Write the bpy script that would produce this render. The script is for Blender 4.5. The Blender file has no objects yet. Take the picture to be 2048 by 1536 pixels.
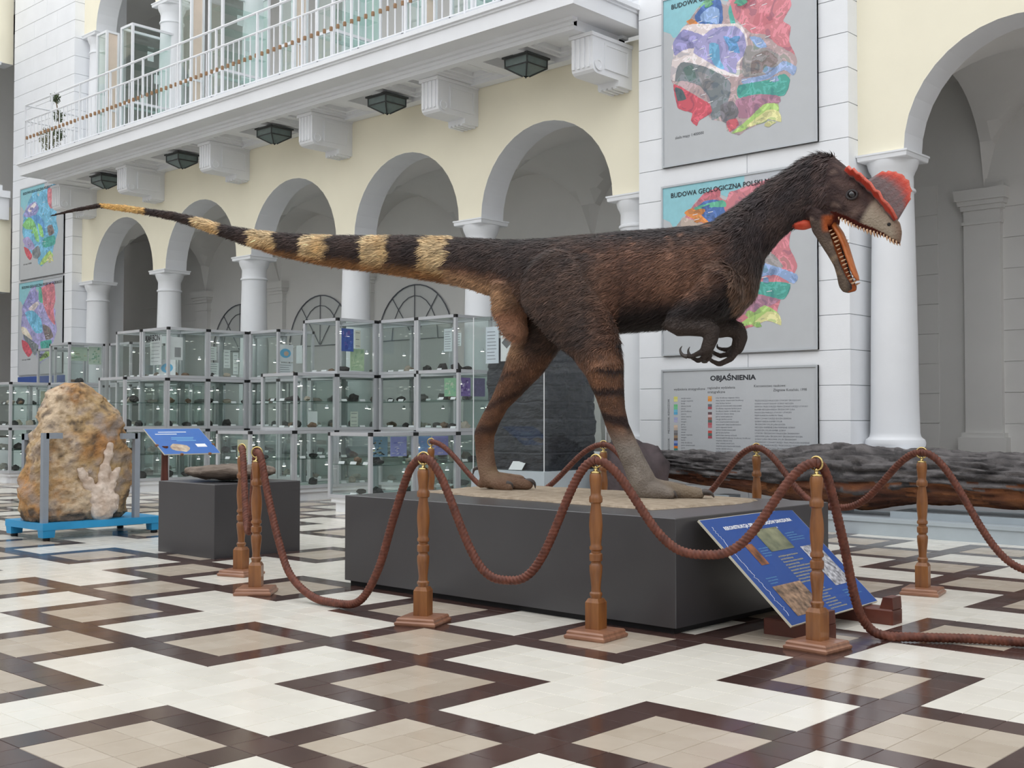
import bpy, bmesh, math, random
import numpy as np
from mathutils import Vector, Matrix, noise as mnoise

# ------------------------------------------------------------------ scene, camera, light
scene = bpy.context.scene
COL = scene.collection
R = math.radians
FPX, YAW, PITCH, ROLL = 2341.52, -0.747594, 0.0290841, 0.000796
CAM = Vector((2.6868, -3.7150, 1.1477))
_f = Vector((math.sin(YAW) * math.cos(PITCH), math.cos(YAW) * math.cos(PITCH), math.sin(PITCH)))
_r = Vector((math.cos(YAW), -math.sin(YAW), 0))
_u = _r.cross(_f)
_r2 = _r * math.cos(ROLL) + _u * math.sin(ROLL)
_u2 = -_r * math.sin(ROLL) + _u * math.cos(ROLL)
cam_data = bpy.data.cameras.new('camera')
cam_data.sensor_width = 36.0
cam_data.lens = FPX / 2048 * 36.0
cam_data.clip_end = 200
cam = bpy.data.objects.new('camera', cam_data)
COL.objects.link(cam)
cam.matrix_world = Matrix(((_r2.x, _u2.x, -_f.x, CAM.x), (_r2.y, _u2.y, -_f.y, CAM.y), (_r2.z, _u2.z, -_f.z, CAM.z), (0, 0, 0, 1)))
scene.camera = cam

# overcast daylight falling through the glass roof of the court
world = bpy.data.worlds.new('world')
scene.world = world
world.use_nodes = True
_bg = world.node_tree.nodes['Background']
_bg.inputs['Color'].default_value = (0.965, 0.98, 1.0, 1)
_bg.inputs['Strength'].default_value = 1.0

scene.view_settings.view_transform = 'Standard'
scene.view_settings.look = 'None'
scene.view_settings.gamma = 1.0
scene.view_settings.use_curve_mapping = False
scene.view_settings.exposure = 0.86
scene.cycles.transparent_max_bounces = 32
scene.cycles.max_bounces = 6
scene.cycles.diffuse_bounces = 4
scene.cycles.glossy_bounces = 3

rnd = random.Random(7)

# ------------------------------------------------------------------ materials
def srgb(r, g, b):
    f = lambda c: c / 12.92 if c <= 0.04045 else ((c + 0.055) / 1.055) ** 2.4
    return tuple(f(c / 255.0) for c in (r, g, b))

def new_mat(name):
    m = bpy.data.materials.new(name)
    m.use_nodes = True
    nt = m.node_tree
    return m, nt, nt.nodes['Principled BSDF']

def mat(name, rgb, rough=0.6, metal=0.0, spec=0.5, var=0.0, vscale=6.0, bump=0.0, bscale=40.0, coat=0.0, coord='Object', rgb2=None, stretch=None, detail=4.0):
    """Principled material with a noise mix of two tones and an optional fine relief."""
    m, nt, b = new_mat(name)
    c = srgb(*rgb)
    b.inputs['Roughness'].default_value = rough
    b.inputs['Metallic'].default_value = metal
    b.inputs['Specular IOR Level'].default_value = spec
    b.inputs['Coat Weight'].default_value = coat
    tc = nt.nodes.new('ShaderNodeTexCoord')
    src = tc.outputs[coord]
    if stretch:
        mp = nt.nodes.new('ShaderNodeMapping')
        mp.inputs['Scale'].default_value = stretch
        nt.links.new(src, mp.inputs['Vector'])
        src = mp.outputs['Vector']
    n = nt.nodes.new('ShaderNodeTexNoise')
    n.inputs['Scale'].default_value = vscale
    n.inputs['Detail'].default_value = detail
    nt.links.new(src, n.inputs['Vector'])
    mx = nt.nodes.new('ShaderNodeMix')
    mx.data_type = 'RGBA'
    if rgb2 is None:
        lo = tuple(max(0, v * (1 - var)) for v in c)
        hi = tuple(min(1, v * (1 + var)) for v in c)
    else:
        lo, hi = c, srgb(*rgb2)
    mx.inputs['A'].default_value = (*lo, 1)
    mx.inputs['B'].default_value = (*hi, 1)
    rp = nt.nodes.new('ShaderNodeMapRange')
    rp.inputs['From Min'].default_value = 0.3
    rp.inputs['From Max'].default_value = 0.7
    nt.links.new(n.outputs['Fac'], rp.inputs['Value'])
    nt.links.new(rp.outputs['Result'], mx.inputs['Factor'])
    nt.links.new(mx.outputs['Result'], b.inputs['Base Color'])
    if bump > 0:
        n2 = nt.nodes.new('ShaderNodeTexNoise')
        n2.inputs['Scale'].default_value = bscale
        n2.inputs['Detail'].default_value = 5
        nt.links.new(src, n2.inputs['Vector'])
        bp = nt.nodes.new('ShaderNodeBump')
        bp.inputs['Strength'].default_value = bump
        bp.inputs['Distance'].default_value = 0.02
        nt.links.new(n2.outputs['Fac'], bp.inputs['Height'])
        nt.links.new(bp.outputs['Normal'], b.inputs['Normal'])
    return m

def glass_mat(name, tint, refl=1.0):
    m = bpy.data.materials.new(name)
    m.use_nodes = True
    nt = m.node_tree
    nt.nodes.clear()
    out = nt.nodes.new('ShaderNodeOutputMaterial')
    tr = nt.nodes.new('ShaderNodeBsdfTransparent')
    tr.inputs['Color'].default_value = (*tint, 1)
    gl = nt.nodes.new('ShaderNodeBsdfGlossy')
    gl.inputs['Roughness'].default_value = 0.02
    lw = nt.nodes.new('ShaderNodeLayerWeight')
    lw.inputs['Blend'].default_value = 0.5
    pw = nt.nodes.new('ShaderNodeMath')
    pw.operation = 'POWER'
    pw.inputs[1].default_value = 5.0
    mul = nt.nodes.new('ShaderNodeMath')
    mul.operation = 'MULTIPLY_ADD'
    mul.inputs[1].default_value = 0.9 * refl
    mul.inputs[2].default_value = 0.04 * refl
    mx = nt.nodes.new('ShaderNodeMixShader')
    nt.links.new(lw.outputs['Facing'], pw.inputs[0])
    nt.links.new(pw.outputs[0], mul.inputs[0])
    nt.links.new(mul.outputs[0], mx.inputs['Fac'])
    nt.links.new(tr.outputs[0], mx.inputs[1])
    nt.links.new(gl.outputs[0], mx.inputs[2])
    nt.links.new(mx.outputs[0], out.inputs['Surface'])
    return m

def attr_mat(name, rough=0.8, spec=0.3, bump=0.0, bscale=60, sheen=0.0):
    """Colour read from the mesh's own colour attribute 'tint'."""
    m, nt, b = new_mat(name)
    a = nt.nodes.new('ShaderNodeAttribute')
    a.attribute_name = 'tint'
    nt.links.new(a.outputs['Color'], b.inputs['Base Color'])
    b.inputs['Roughness'].default_value = rough
    b.inputs['Specular IOR Level'].default_value = spec
    b.inputs['Sheen Weight'].default_value = sheen
    if bump > 0:
        tc = nt.nodes.new('ShaderNodeTexCoord')
        n2 = nt.nodes.new('ShaderNodeTexNoise')
        n2.inputs['Scale'].default_value = bscale
        n2.inputs['Detail'].default_value = 6
        nt.links.new(tc.outputs['Object'], n2.inputs['Vector'])
        bp = nt.nodes.new('ShaderNodeBump')
        bp.inputs['Strength'].default_value = bump
        bp.inputs['Distance'].default_value = 0.02
        nt.links.new(n2.outputs['Fac'], bp.inputs['Height'])
        nt.links.new(bp.outputs['Normal'], b.inputs['Normal'])
    return m

def emit_mat(name, rgb, s):
    m = bpy.data.materials.new(name)
    m.use_nodes = True
    nt = m.node_tree
    nt.nodes.clear()
    out = nt.nodes.new('ShaderNodeOutputMaterial')
    e = nt.nodes.new('ShaderNodeEmission')
    e.inputs['Color'].default_value = (*srgb(*rgb), 1)
    e.inputs['Strength'].default_value = s
    nt.links.new(e.outputs[0], out.inputs['Surface'])
    return m

M = {}
M['white'] = mat('white_paint', (236, 238, 241), 0.75, var=0.03, vscale=1.5)
M['white2'] = mat('white_stone_paint', (241, 243, 246), 0.8, var=0.03, vscale=2.0, bump=0.05, bscale=60)
M['inner'] = mat('gallery_plaster', (232, 231, 228), 0.85, var=0.03, vscale=1.2)
M['yellow'] = mat('yellow_plaster', (247, 241, 219), 0.85, var=0.03, vscale=1.0, bump=0.03, bscale=80)
M['groove'] = mat('joint_grey', (190, 192, 196), 0.9)  # grey pier core that shows in the joints between blocks
M['rail'] = mat('white_enamel', (232, 234, 238), 0.4, var=0.02)
M['bead'] = mat('brown_bead', (150, 116, 84), 0.5, var=0.1)
M['bronze'] = mat('dark_bronze', (62, 66, 66), 0.45, var=0.15, vscale=20)
M['lampglass'] = mat('grey_green_lamp_glass', (112, 126, 124), 0.25, var=0.1, vscale=9)
M['alu'] = mat('aluminium', (196, 198, 202), 0.42, metal=0.25, var=0.03)
M['black'] = mat('black_plastic', (22, 22, 24), 0.5)
M['glass'] = glass_mat('case_glass', (0.968, 0.985, 0.979), 0.9)
M['glass_shelf'] = glass_mat('glass_shelf', (0.74, 0.86, 0.82), 1.0)
M['paper'] = mat('white_paper', (232, 234, 236), 0.7, var=0.02)
M['spot'] = emit_mat('case_spotlight', (255, 250, 240), 6.0)
M['spot'].cycles.emission_sampling = 'NONE'
M['darkbox'] = mat('charcoal_painted_board', (66, 65, 68), 0.7, var=0.06, vscale=3, bump=0.05, bscale=300)
M['darkbox_lit'] = mat('charcoal_board_lit_top', (122, 124, 130), 0.55, var=0.05, vscale=3)  # unused lit copy of the charcoal plinth paint, brightness of the top in its colour
M['wood'] = mat('varnished_wood', (112, 66, 32), 0.38, rgb2=(152, 98, 50), vscale=5, stretch=(6, 6, 0.8), coat=0.3)
M['wood_base'] = mat('varnished_base_wood', (128, 84, 62), 0.38, rgb2=(164, 118, 92), vscale=4, stretch=(1, 8, 1), coat=0.3)
M['wood_dark'] = mat('red_brown_wood', (78, 38, 28), 0.4, rgb2=(104, 52, 38), vscale=4, stretch=(1, 6, 1))
M['brass'] = mat('brass', (214, 190, 128), 0.18, metal=1.0)
M['rope'] = mat('brown_rope', (84, 44, 32), 0.6, rgb2=(122, 68, 50), vscale=30)
M['greyblue'] = mat('grey_blue_paint', (176, 186, 192), 0.6, var=0.04)
M['sand'] = mat('pale_sand', (150, 134, 114), 0.95, rgb2=(182, 166, 146), vscale=18, bump=0.5, bscale=120)
M['blue_paint'] = mat('blue_enamel', (44, 150, 204), 0.4, var=0.06)
M['grey_steel'] = mat('grey_painted_steel', (142, 150, 160), 0.45, var=0.04)
M['panel_blue'] = mat('blue_print', (24, 72, 148), 0.35, var=0.08, vscale=3)
M['panel_edge'] = mat('cream_board_edge', (206, 200, 184), 0.6)
M['board_grey'] = mat('grey_board', (194, 197, 200), 0.55, var=0.015)
M['frame_grey'] = mat('aluminium_board_frame', (190, 194, 198), 0.45, metal=0.2)
M['ink'] = mat('black_print', (40, 42, 48), 0.6)
M['ink_grey'] = mat('grey_print', (104, 108, 116), 0.6)
M['white_ink'] = mat('white_print', (238, 240, 244), 0.6)

_print_cache = {}
def ink(rgb, var=0.05):
    k = tuple(rgb)
    if k not in _print_cache:
        _print_cache[k] = mat('print_%d_%d_%d' % k, rgb, 0.6, var=var, vscale=14)
    return _print_cache[k]

_map_cache = {}
def map_ink(rgb):
    """Printed map tint broken into two or three related tones with crisp edges."""
    k = rgb = tuple(int(c * 0.84 + 32) for c in rgb)
    if k in _map_cache:
        return _map_cache[k]
    m, nt, b = new_mat('map_print_%d_%d_%d' % k)
    b.inputs['Roughness'].default_value = 0.6
    tc = nt.nodes.new('ShaderNodeTexCoord')
    n = nt.nodes.new('ShaderNodeTexNoise')
    n.inputs['Scale'].default_value = 5.5
    n.inputs['Detail'].default_value = 5
    n.inputs['Distortion'].default_value = 1.4
    nt.links.new(tc.outputs['Object'], n.inputs['Vector'])
    r = nt.nodes.new('ShaderNodeValToRGB')
    r.color_ramp.interpolation = 'CONSTANT'
    mean = sum(rgb) / 3
    tones = [tuple(min(255, max(0, c * f + o)) for c, o in zip(rgb, oo)) for f, oo in ((1.0, (0, 0, 0)), (1.08, (10, 8, 12)), (0.86, (0, 4, 10)), (0.95, (-6, 10, 4)))]
    el = r.color_ramp.elements
    el[0].position, el[0].color = 0.0, (*srgb(*tones[2]), 1)
    el[1].position, el[1].color = 0.42, (*srgb(*tones[0]), 1)
    e = el.new(0.55)
    e.color = (*srgb(*tones[1]), 1)
    e = el.new(0.64)
    e.color = (*srgb(*tones[3]), 1)
    nt.links.new(n.outputs['Fac'], r.inputs['Fac'])
    nt.links.new(r.outputs['Color'], b.inputs['Base Color'])
    _map_cache[k] = m
    return m

# ------------------------------------------------------------------ mesh helpers
class MB:
    def __init__(s):
        s.v, s.f, s.m = [], [], []
    def add(s, verts, faces, mi=0):
        o = len(s.v)
        s.v.extend([tuple(p) for p in verts])
        for f in faces:
            s.f.append(tuple(i + o for i in f))
            s.m.append(mi)
        return s
    def box(s, lo, hi, mi=0):
        x0, y0, z0 = lo
        x1, y1, z1 = hi
        return s.add([(x0, y0, z0), (x1, y0, z0), (x1, y1, z0), (x0, y1, z0), (x0, y0, z1), (x1, y0, z1), (x1, y1, z1), (x0, y1, z1)],
                     [(0, 3, 2, 1), (4, 5, 6, 7), (0, 1, 5, 4), (1, 2, 6, 5), (2, 3, 7, 6), (3, 0, 4, 7)], mi)
    def bbox(s, lo, hi, b, mi=0):
        """Box whose top and vertical edges are chamfered by b."""
        x0, y0, z0 = lo
        x1, y1, z1 = hi
        def ring(i, z):
            return [(x0 + b, y0 + i, z), (x1 - b, y0 + i, z), (x1 - i, y0 + b, z), (x1 - i, y1 - b, z), (x1 - b, y1 - i, z), (x0 + b, y1 - i, z), (x0 + i, y1 - b, z), (x0 + i, y0 + b, z)]
        v = ring(0, z0) + ring(0, z1 - b)
        v += [(x0 + b, y0 + b, z1), (x1 - b, y0 + b, z1), (x1 - b, y1 - b, z1), (x0 + b, y1 - b, z1)]
        f = [tuple(range(7, -1, -1))]
        for i in range(8):
            j = (i + 1) % 8
            f.append((i, j, 8 + j, 8 + i))
        f += [(8, 9, 17, 16), (10, 11, 18, 17), (12, 13, 19, 18), (14, 15, 16, 19), (9, 10, 17), (11, 12, 18), (13, 14, 19), (15, 8, 16), (16, 17, 18, 19)]
        return s.add(v, f, mi)
    def obox(s, c, size, rot, mi=0):
        hx, hy, hz = (k / 2 for k in size)
        o = len(s.v)
        s.box((-hx, -hy, -hz), (hx, hy, hz), mi)
        for i in range(o, len(s.v)):
            p = rot @ Vector(s.v[i]) + Vector(c)
            s.v[i] = tuple(p)
        return s
    def lathe(s, prof, n=20, c=(0, 0, 0), mi=0, square=False):
        """Profile of (radius, z) turned about the vertical through c."""
        v, f = [], []
        k = len(prof)
        for i in range(n):
            a = 2 * math.pi * i / n
            for r, z in prof:
                v.append((c[0] + r * math.cos(a), c[1] + r * math.sin(a), c[2] + z))
        for i in range(n):
            j = (i + 1) % n
            for t in range(k - 1):
                f.append((i * k + t, j * k + t, j * k + t + 1, i * k + t + 1))
        f.append(tuple(i * k for i in range(n - 1, -1, -1)))
        f.append(tuple(i * k + k - 1 for i in range(n)))
        return s.add(v, f, mi)
    def sq(s, prof, c=(0, 0, 0), mi=0):
        """Profile of (half width, z) on a square plan."""
        v, f = [], []
        for h, z in prof:
            v += [(c[0] - h, c[1] - h, c[2] + z), (c[0] + h, c[1] - h, c[2] + z), (c[0] + h, c[1] + h, c[2] + z), (c[0] - h, c[1] + h, c[2] + z)]
        for t in range(len(prof) - 1):
            for i in range(4):
                j = (i + 1) % 4
                f.append((t * 4 + i, t * 4 + j, t * 4 + 4 + j, t * 4 + 4 + i))
        f.append((3, 2, 1, 0))
        e = (len(prof) - 1) * 4
        f.append((e, e + 1, e + 2, e + 3))
        return s.add(v, f, mi)
    def tube(s, pts, rad, n=10, mi=0, cap=True, twist=0.0, lobes=0, depth=0.0, flat=None):
        pts = [Vector(p) for p in pts]
        m = len(pts)
        if not hasattr(rad, '__len__'):
            rad = [rad] * m
        v, f = [], []
        up = None
        L = 0.0
        for i in range(m):
            t = (pts[min(i + 1, m - 1)] - pts[max(i - 1, 0)])
            t.normalize()
            if up is None:
                up = Vector((0, 0, 1)) if abs(t.z) < 0.9 else Vector((1, 0, 0))
            a = t.cross(up).normalized()
            b = a.cross(t).normalized()
            up = b
            if i:
                L += (pts[i] - pts[i - 1]).length
            for k in range(n):
                th = 2 * math.pi * k / n
                r = rad[i]
                if lobes:
                    r *= 1 - depth + depth * abs(math.cos(lobes * 0.5 * (th + twist * L)))
                q = pts[i] + (a * math.cos(th) + b * math.sin(th)) * r
                v.append(q)
        for i in range(m - 1):
            for k in range(n):
                j = (k + 1) % n
                f.append((i * n + k, i * n + j, (i + 1) * n + j, (i + 1) * n + k))
        if cap:
            f.append(tuple(range(n - 1, -1, -1)))
            f.append(tuple((m - 1) * n + k for k in range(n)))
        return s.add(v, f, mi)
    def prism(s, poly, y0, y1, mi=0, mside=None):
        """Polygon of (x, z) given a thickness along y."""
        n = len(poly)
        v = [(x, y0, z) for x, z in poly] + [(x, y1, z) for x, z in poly]
        o = len(s.v)
        s.add(v, [tuple(range(n)), tuple(range(2 * n - 1, n - 1, -1))], mi)
        for i in range(n):
            j = (i + 1) % n
            s.f.append((o + i, o + n + i, o + n + j, o + j))
            s.m.append(mi if mside is None else mside)
        return s
    def build(s, name, mats, parent=None, smooth=False, loc=None, rot=None, kind=None):
        me = bpy.data.meshes.new(name)
        me.from_pydata(s.v, [], s.f)
        if not isinstance(mats, (list, tuple)):
            mats = [mats]
        for m in mats:
            me.materials.append(M[m] if isinstance(m, str) else m)
        if len(mats) > 1:
            me.polygons.foreach_set('material_index', s.m)
        if smooth:
            me.polygons.foreach_set('use_smooth', [True] * len(s.f))
        me.update()
        return obj(name, me, parent, loc, rot, kind)

def obj(name, me, parent=None, loc=None, rot=None, kind=None):
    o = bpy.data.objects.new(name, me)
    COL.objects.link(o)
    if parent is not None:
        o.parent = parent
    if loc is not None:
        o.location = loc
    if rot is not None:
        o.rotation_euler = rot
    if kind:
        o['kind'] = kind
    return o

def thing(name, label, cat, loc=(0, 0, 0), rotz=0.0, group=None):
    o = bpy.data.objects.new(name, None)
    COL.objects.link(o)
    o.location = loc
    o.rotation_euler = (0, 0, rotz)
    return tag(o, label, cat, group)

def tag(o, label, cat, group=None):
    o['label'] = label
    o['category'] = cat
    if group:
        o['group'] = group
    return o

def smooth_by_angle(o, deg=35):
    """Soft shading with hard edges kept."""
    me = o.data
    bm = bmesh.new()
    bm.from_mesh(me)
    lim = R(deg)
    for f in bm.faces:
        f.smooth = True
    for e in bm.edges:
        e.smooth = not (len(e.link_faces) != 2 or e.calc_face_angle(0) > lim)
    bm.to_mesh(me)
    bm.free()
    return o

def copy_tree(o, parent=None, loc=None, rotz=None):
    c = o.copy()
    COL.objects.link(c)
    if parent is not None:
        c.parent = parent
    if loc is not None:
        c.location = loc
    if rotz is not None:
        c.rotation_euler = (0, 0, rotz)
    for ch in list(o.children):
        copy_tree(ch, c)
    return c

def text_mesh(body, size, align='LEFT', bold=0.0, squeeze=1.0):
    cu = bpy.data.curves.new('lettering', 'FONT')
    cu.body = body
    cu.size = size
    cu.align_x = align
    cu.offset = bold
    cu.resolution_u = 2
    o = bpy.data.objects.new('lettering', cu)
    COL.objects.link(o)
    bpy.context.view_layer.update()
    me = bpy.data.meshes.new_from_object(o.evaluated_get(bpy.context.evaluated_depsgraph_get()))
    bpy.data.objects.remove(o)
    bpy.data.curves.remove(cu)
    if squeeze != 1.0:
        for v in me.vertices:
            v.co.x *= squeeze
    return me

def fbm(p, sc, oct=4, seed=0.0):
    a, t, q = 1.0, 0.0, Vector(p) * sc + Vector((seed, seed * 1.7, -seed))
    for _ in range(oct):
        t += a * mnoise.noise(q)
        q = q * 2.03
        a *= 0.5
    return t

def rock_mesh(name, sx, sy, sz, seed, rough=0.25, sub=3, flat=True):
    bm = bmesh.new()
    bmesh.ops.create_icosphere(bm, subdivisions=sub, radius=1.0)
    for v in bm.verts:
        n = v.co.normalized()
        d = 1 + rough * fbm(n, 1.3, 4, seed) + rough * 0.35 * fbm(n, 4.0, 3, seed + 5)
        p = n * d
        v.co = Vector((p.x * sx, p.y * sy, p.z * sz))
    zmin = min(v.co.z for v in bm.verts)
    zc = zmin * 0.72
    for v in bm.verts:
        if flat and v.co.z < zc:
            v.co.z = zc
        v.co.z -= zc if flat else zmin
    me = bpy.data.meshes.new(name)
    bm.to_mesh(me)
    bm.free()
    return me
# ------------------------------------------------------------------ floor
T = 0.17
def tile_kind(i, j):
    u, v = i + 3.0, j - 2.0
    p, q = (u + v) / 16.0, (u - v) / 16.0
    for a in (math.floor(p), math.floor(p) + 1, math.floor(p) - 1, math.floor(p) + 2):
        for b in (math.floor(q), math.floor(q) + 1, math.floor(q) - 1, math.floor(q) + 2):
            du, dv = u - 8 * (a + b), v - 8 * (a - b)
            if (abs(du) < 1.5 and abs(dv) < 5.5) or (abs(dv) < 1.5 and abs(du) < 5.5):
                return 0
            for sx, sy in ((4, 4), (4, -4), (8, 0)):
                if abs(du - sx) < 1.5 and abs(dv - sy) < 1.5:
                    return 1
    return 2

def tile_mat(name, rgb, rgb2, rough, spec=0.5):
    m, nt, b = new_mat(name)
    g = nt.nodes.new('ShaderNodeNewGeometry')
    mp = nt.nodes.new('ShaderNodeVectorMath')
    mp.operation = 'SCALE'
    mp.inputs['Scale'].default_value = 1 / T
    fl = nt.nodes.new('ShaderNodeVectorMath')
    fl.operation = 'FLOOR'
    wn = nt.nodes.new('ShaderNodeTexWhiteNoise')
    wn.noise_dimensions = '2D'
    nz = nt.nodes.new('ShaderNodeTexNoise')
    nz.inputs['Scale'].default_value = 9
    nz.inputs['Detail'].default_value = 6
    nt.links.new(g.outputs['Position'], mp.inputs[0])
    nt.links.new(mp.outputs[0], fl.inputs[0])
    nt.links.new(fl.outputs[0], wn.inputs['Vector'])
    nt.links.new(g.outputs['Position'], nz.inputs['Vector'])
    ad = nt.nodes.new('ShaderNodeMath')
    ad.operation = 'MULTIPLY_ADD'
    ad.inputs[1].default_value = 0.65
    nt.links.new(wn.outputs['Value'], ad.inputs[0])
    ml = nt.nodes.new('ShaderNodeMath')
    ml.operation = 'MULTIPLY'
    ml.inputs[1].default_value = 0.5
    nt.links.new(nz.outputs['Fac'], ml.inputs[0])
    nt.links.new(ml.outputs[0], ad.inputs[2])
    mx = nt.nodes.new('ShaderNodeMix')
    mx.data_type = 'RGBA'
    mx.inputs['A'].default_value = (*srgb(*rgb), 1)
    mx.inputs['B'].default_value = (*srgb(*rgb2), 1)
    nt.links.new(ad.outputs[0], mx.inputs['Factor'])
    nt.links.new(mx.outputs['Result'], b.inputs['Base Color'])
    rr = nt.nodes.new('ShaderNodeMapRange')
    rr.inputs['To Min'].default_value = rough * 0.7
    rr.inputs['To Max'].default_value = rough * 1.5
    nt.links.new(nz.outputs['Fac'], rr.inputs['Value'])
    nt.links.new(rr.outputs['Result'], b.inputs['Roughness'])
    b.inputs['Specular IOR Level'].default_value = spec
    return m

M['tile0'] = tile_mat('cream_tile', (226, 221, 209), (240, 236, 226), 0.16)
M['tile1'] = tile_mat('beige_tile', (178, 164, 146), (198, 186, 170), 0.18)
M['tile2'] = tile_mat('dark_brown_tile', (62, 45, 42), (84, 62, 57), 0.13, 0.6)
M['grout'] = mat('grey_grout', (128, 118, 110), 0.9, var=0.1, vscale=8)

floor = MB().box((-27, -12, -0.3), (13, 11.4, -0.0022)).build('floor', 'grout', kind='structure')
def tile_geo(mb, x, y, mi, rs):
    g, c = 0.0011, 0.0014
    a, b = T - g, T - g - c
    h = [rs.uniform(-0.00035, 0.00035) for _ in range(4)]
    v = [(x + g, y + g, -0.0025), (x + a, y + g, -0.0025), (x + a, y + a, -0.0025), (x + g, y + a, -0.0025),
         (x + g + c, y + g + c, h[0]), (x + b, y + g + c, h[1]), (x + b, y + b, h[2]), (x + g + c, y + b, h[3])]
    mb.add(v, [(4, 5, 6, 7), (0, 1, 5, 4), (1, 2, 6, 5), (2, 3, 7, 6), (3, 0, 4, 7)], mi)

def floor_tiles():
    rs = random.Random(3)
    cells = []
    inv = cam.matrix_world.inverted()
    for i in range(int(-23.9 / T), int(6.5 / T)):
        for j in range(int(-4.2 / T), int(8.2 / T)):
            q = inv @ Vector(((i + .5) * T, (j + .5) * T, 0))
            d = -q.z
            px, py = (FPX * q.x / d + 1024, 768 - FPX * q.y / d) if d > 0.1 else (-1e6, 0)
            seen = d > 0.5 and -20 < px < 2068 and py < 1560
            cells.append((0 if seen else 1, d, i, j))
    cells.sort()
    near, rest = cells[:300], cells[300:]
    protos = []
    for k in range(3):
        for t in range(3):
            mb = MB()
            tile_geo(mb, -T / 2, -T / 2, 0, rs)
            o = mb.build('tile', 'tile%d' % k)
            protos.append(o.data)
            bpy.data.objects.remove(o)
    for _, d, i, j in near:
        me = protos[tile_kind(i, j) * 3 + rs.randrange(3)]
        obj('tile', me, floor, ((i + .5) * T, (j + .5) * T, 0), (0, 0, rs.randrange(4) * math.pi / 2))
    mb = MB()
    for _, d, i, j in rest:
        tile_geo(mb, i * T, j * T, tile_kind(i, j), rs)
    mb.build('far_tiles', ['tile0', 'tile1', 'tile2'], floor, kind='stuff')
floor_tiles()

# ------------------------------------------------------------------ arcade walls
SP, ARC = 4.04, 1.2           # springing height and arch radius
BAY = 2.86
YW = 8.34                     # front plane of the yellow wall
TH = 0.46
GF = 0.69                     # gallery floor height
YB = 11.2                     # back wall of the gallery
UP = 5.31                     # rise from the lower to the upper arcade

def arcade_mesh(xs, xe, cols, zs, zt, n=20):
    """Wall above the springing line with a half-round arch between each pair of columns; local y is depth."""
    mb = MB()
    segs = []
    x = xs
    for a, b in zip(cols[:-1], cols[1:]):
        c = (a + b) / 2
        segs.append(('solid', x, c - ARC))
        segs.append(('arch', c - ARC, c + ARC))
        x = c + ARC
    segs.append(('solid', x, xe))
    for kind, a, b in segs:
        if kind == 'solid':
            mb.add([(a, 0, zs), (b, 0, zs), (b, 0, zt), (a, 0, zt)], [(0, 1, 2, 3)], 0)
            mb.add([(a, TH, zs), (b, TH, zs), (b, TH, zt), (a, TH, zt)], [(3, 2, 1, 0)], 1)
            mb.add([(a, 0, zs), (b, 0, zs), (b, TH, zs), (a, TH, zs)], [(3, 2, 1, 0)], 1)
        else:
            c = (a + b) / 2
            ps = [(c - ARC * math.cos(math.pi * k / n), zs + ARC * math.sin(math.pi * k / n)) for k in range(n + 1)]
            for (x0, z0), (x1, z1) in zip(ps[:-1], ps[1:]):
                mb.add([(x0, 0, z0), (x1, 0, z1), (x1, 0, zt), (x0, 0, zt)], [(0, 1, 2, 3)], 0)
                mb.add([(x0, TH, z0), (x1, TH, z1), (x1, TH, zt), (x0, TH, zt)], [(3, 2, 1, 0)], 1)
                mb.add([(x0, 0, z0), (x1, 0, z1), (x1, TH, z1), (x0, TH, z0)], [(3, 2, 1, 0)], 1)
    mb.add([(xs, 0, zt), (xe, 0, zt), (xe, TH, zt), (xs, TH, zt)], [(0, 1, 2, 3)], 1)
    return mb

MC = [-20.77 + BAY * k for k in range(6)]
RC = [-2.97 + BAY * k for k in range(6)]
EC = [7.62 - 2.86 * k for k in range(6)][::-1]
def wall(name, parent_loc, rotz, xs, xe, cols):
    w = arcade_mesh(xs, xe, cols, SP, 6.02).build(name, ['yellow', 'white'], None, loc=parent_loc, rot=(0, 0, rotz), kind='structure')
    arcade_mesh(xs, xe, cols, SP + UP, 12.2).build('upper_arcade', ['yellow', 'white'], w)
    MB().box((xs, -0.1, -0.02), (xe, TH + 0.1, GF)).build('podium', 'white', w)
    return w
wall_main = wall('wall_back', (0, YW, 0), 0, -21.05, -6.11, MC)
wall_right_part = wall('wall_back_east', (0, YW, 0), 0, -3.267, 12.5, RC)
wall_end = wall('wall_left', (-24.2, 0, 0), math.pi / 2, -10.0, 8.2, EC)

def column_mesh(z0, z1):
    b = z0
    mb = MB()
    mb.sq([(0.33, b - 0.02), (0.33, b + 0.13)])
    h = z1 - 0.075
    prof = [(0.30, b + 0.13), (0.318, b + 0.16), (0.322, b + 0.19), (0.312, b + 0.225), (0.285, b + 0.245), (0.272, b + 0.26), (0.262, b + 0.30)]
    for k in range(1, 9):
        t = k / 8
        prof.append((0.256 - 0.036 * t ** 1.6, b + 0.30 + (h - 0.36 - b - 0.30) * t))
    zz = h - 0.36
    prof += [(0.222, zz + 0.01), (0.240, zz + 0.02), (0.243, zz + 0.035), (0.238, zz + 0.05), (0.220, zz + 0.06), (0.218, zz + 0.20), (0.226, zz + 0.215), (0.232, zz + 0.235), (0.256, zz + 0.28), (0.274, zz + 0.34), (0.277, h)]
    mb.lathe(prof, 28)
    mb.sq([(0.272, h), (0.28, h + 0.008), (0.285, h + 0.05), (0.295, h + 0.056), (0.295, h + 0.075)])
    o = mb.build('column', 'white')
    smooth_by_angle(o, 30)
    return o
_c0 = column_mesh(GF, SP)
_c1 = column_mesh(6.36, SP + UP)
col_lo, col_hi = _c0.data, _c1.data
bpy.data.objects.remove(_c0)
bpy.data.objects.remove(_c1)
def put_cols(parent, cols, both=True):
    for x in cols:
        obj('column', col_lo, parent, (x, TH / 2, 0))
        if both:
            obj('column', col_hi, parent, (x, TH / 2, 0))
put_cols(wall_main, MC)
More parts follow.
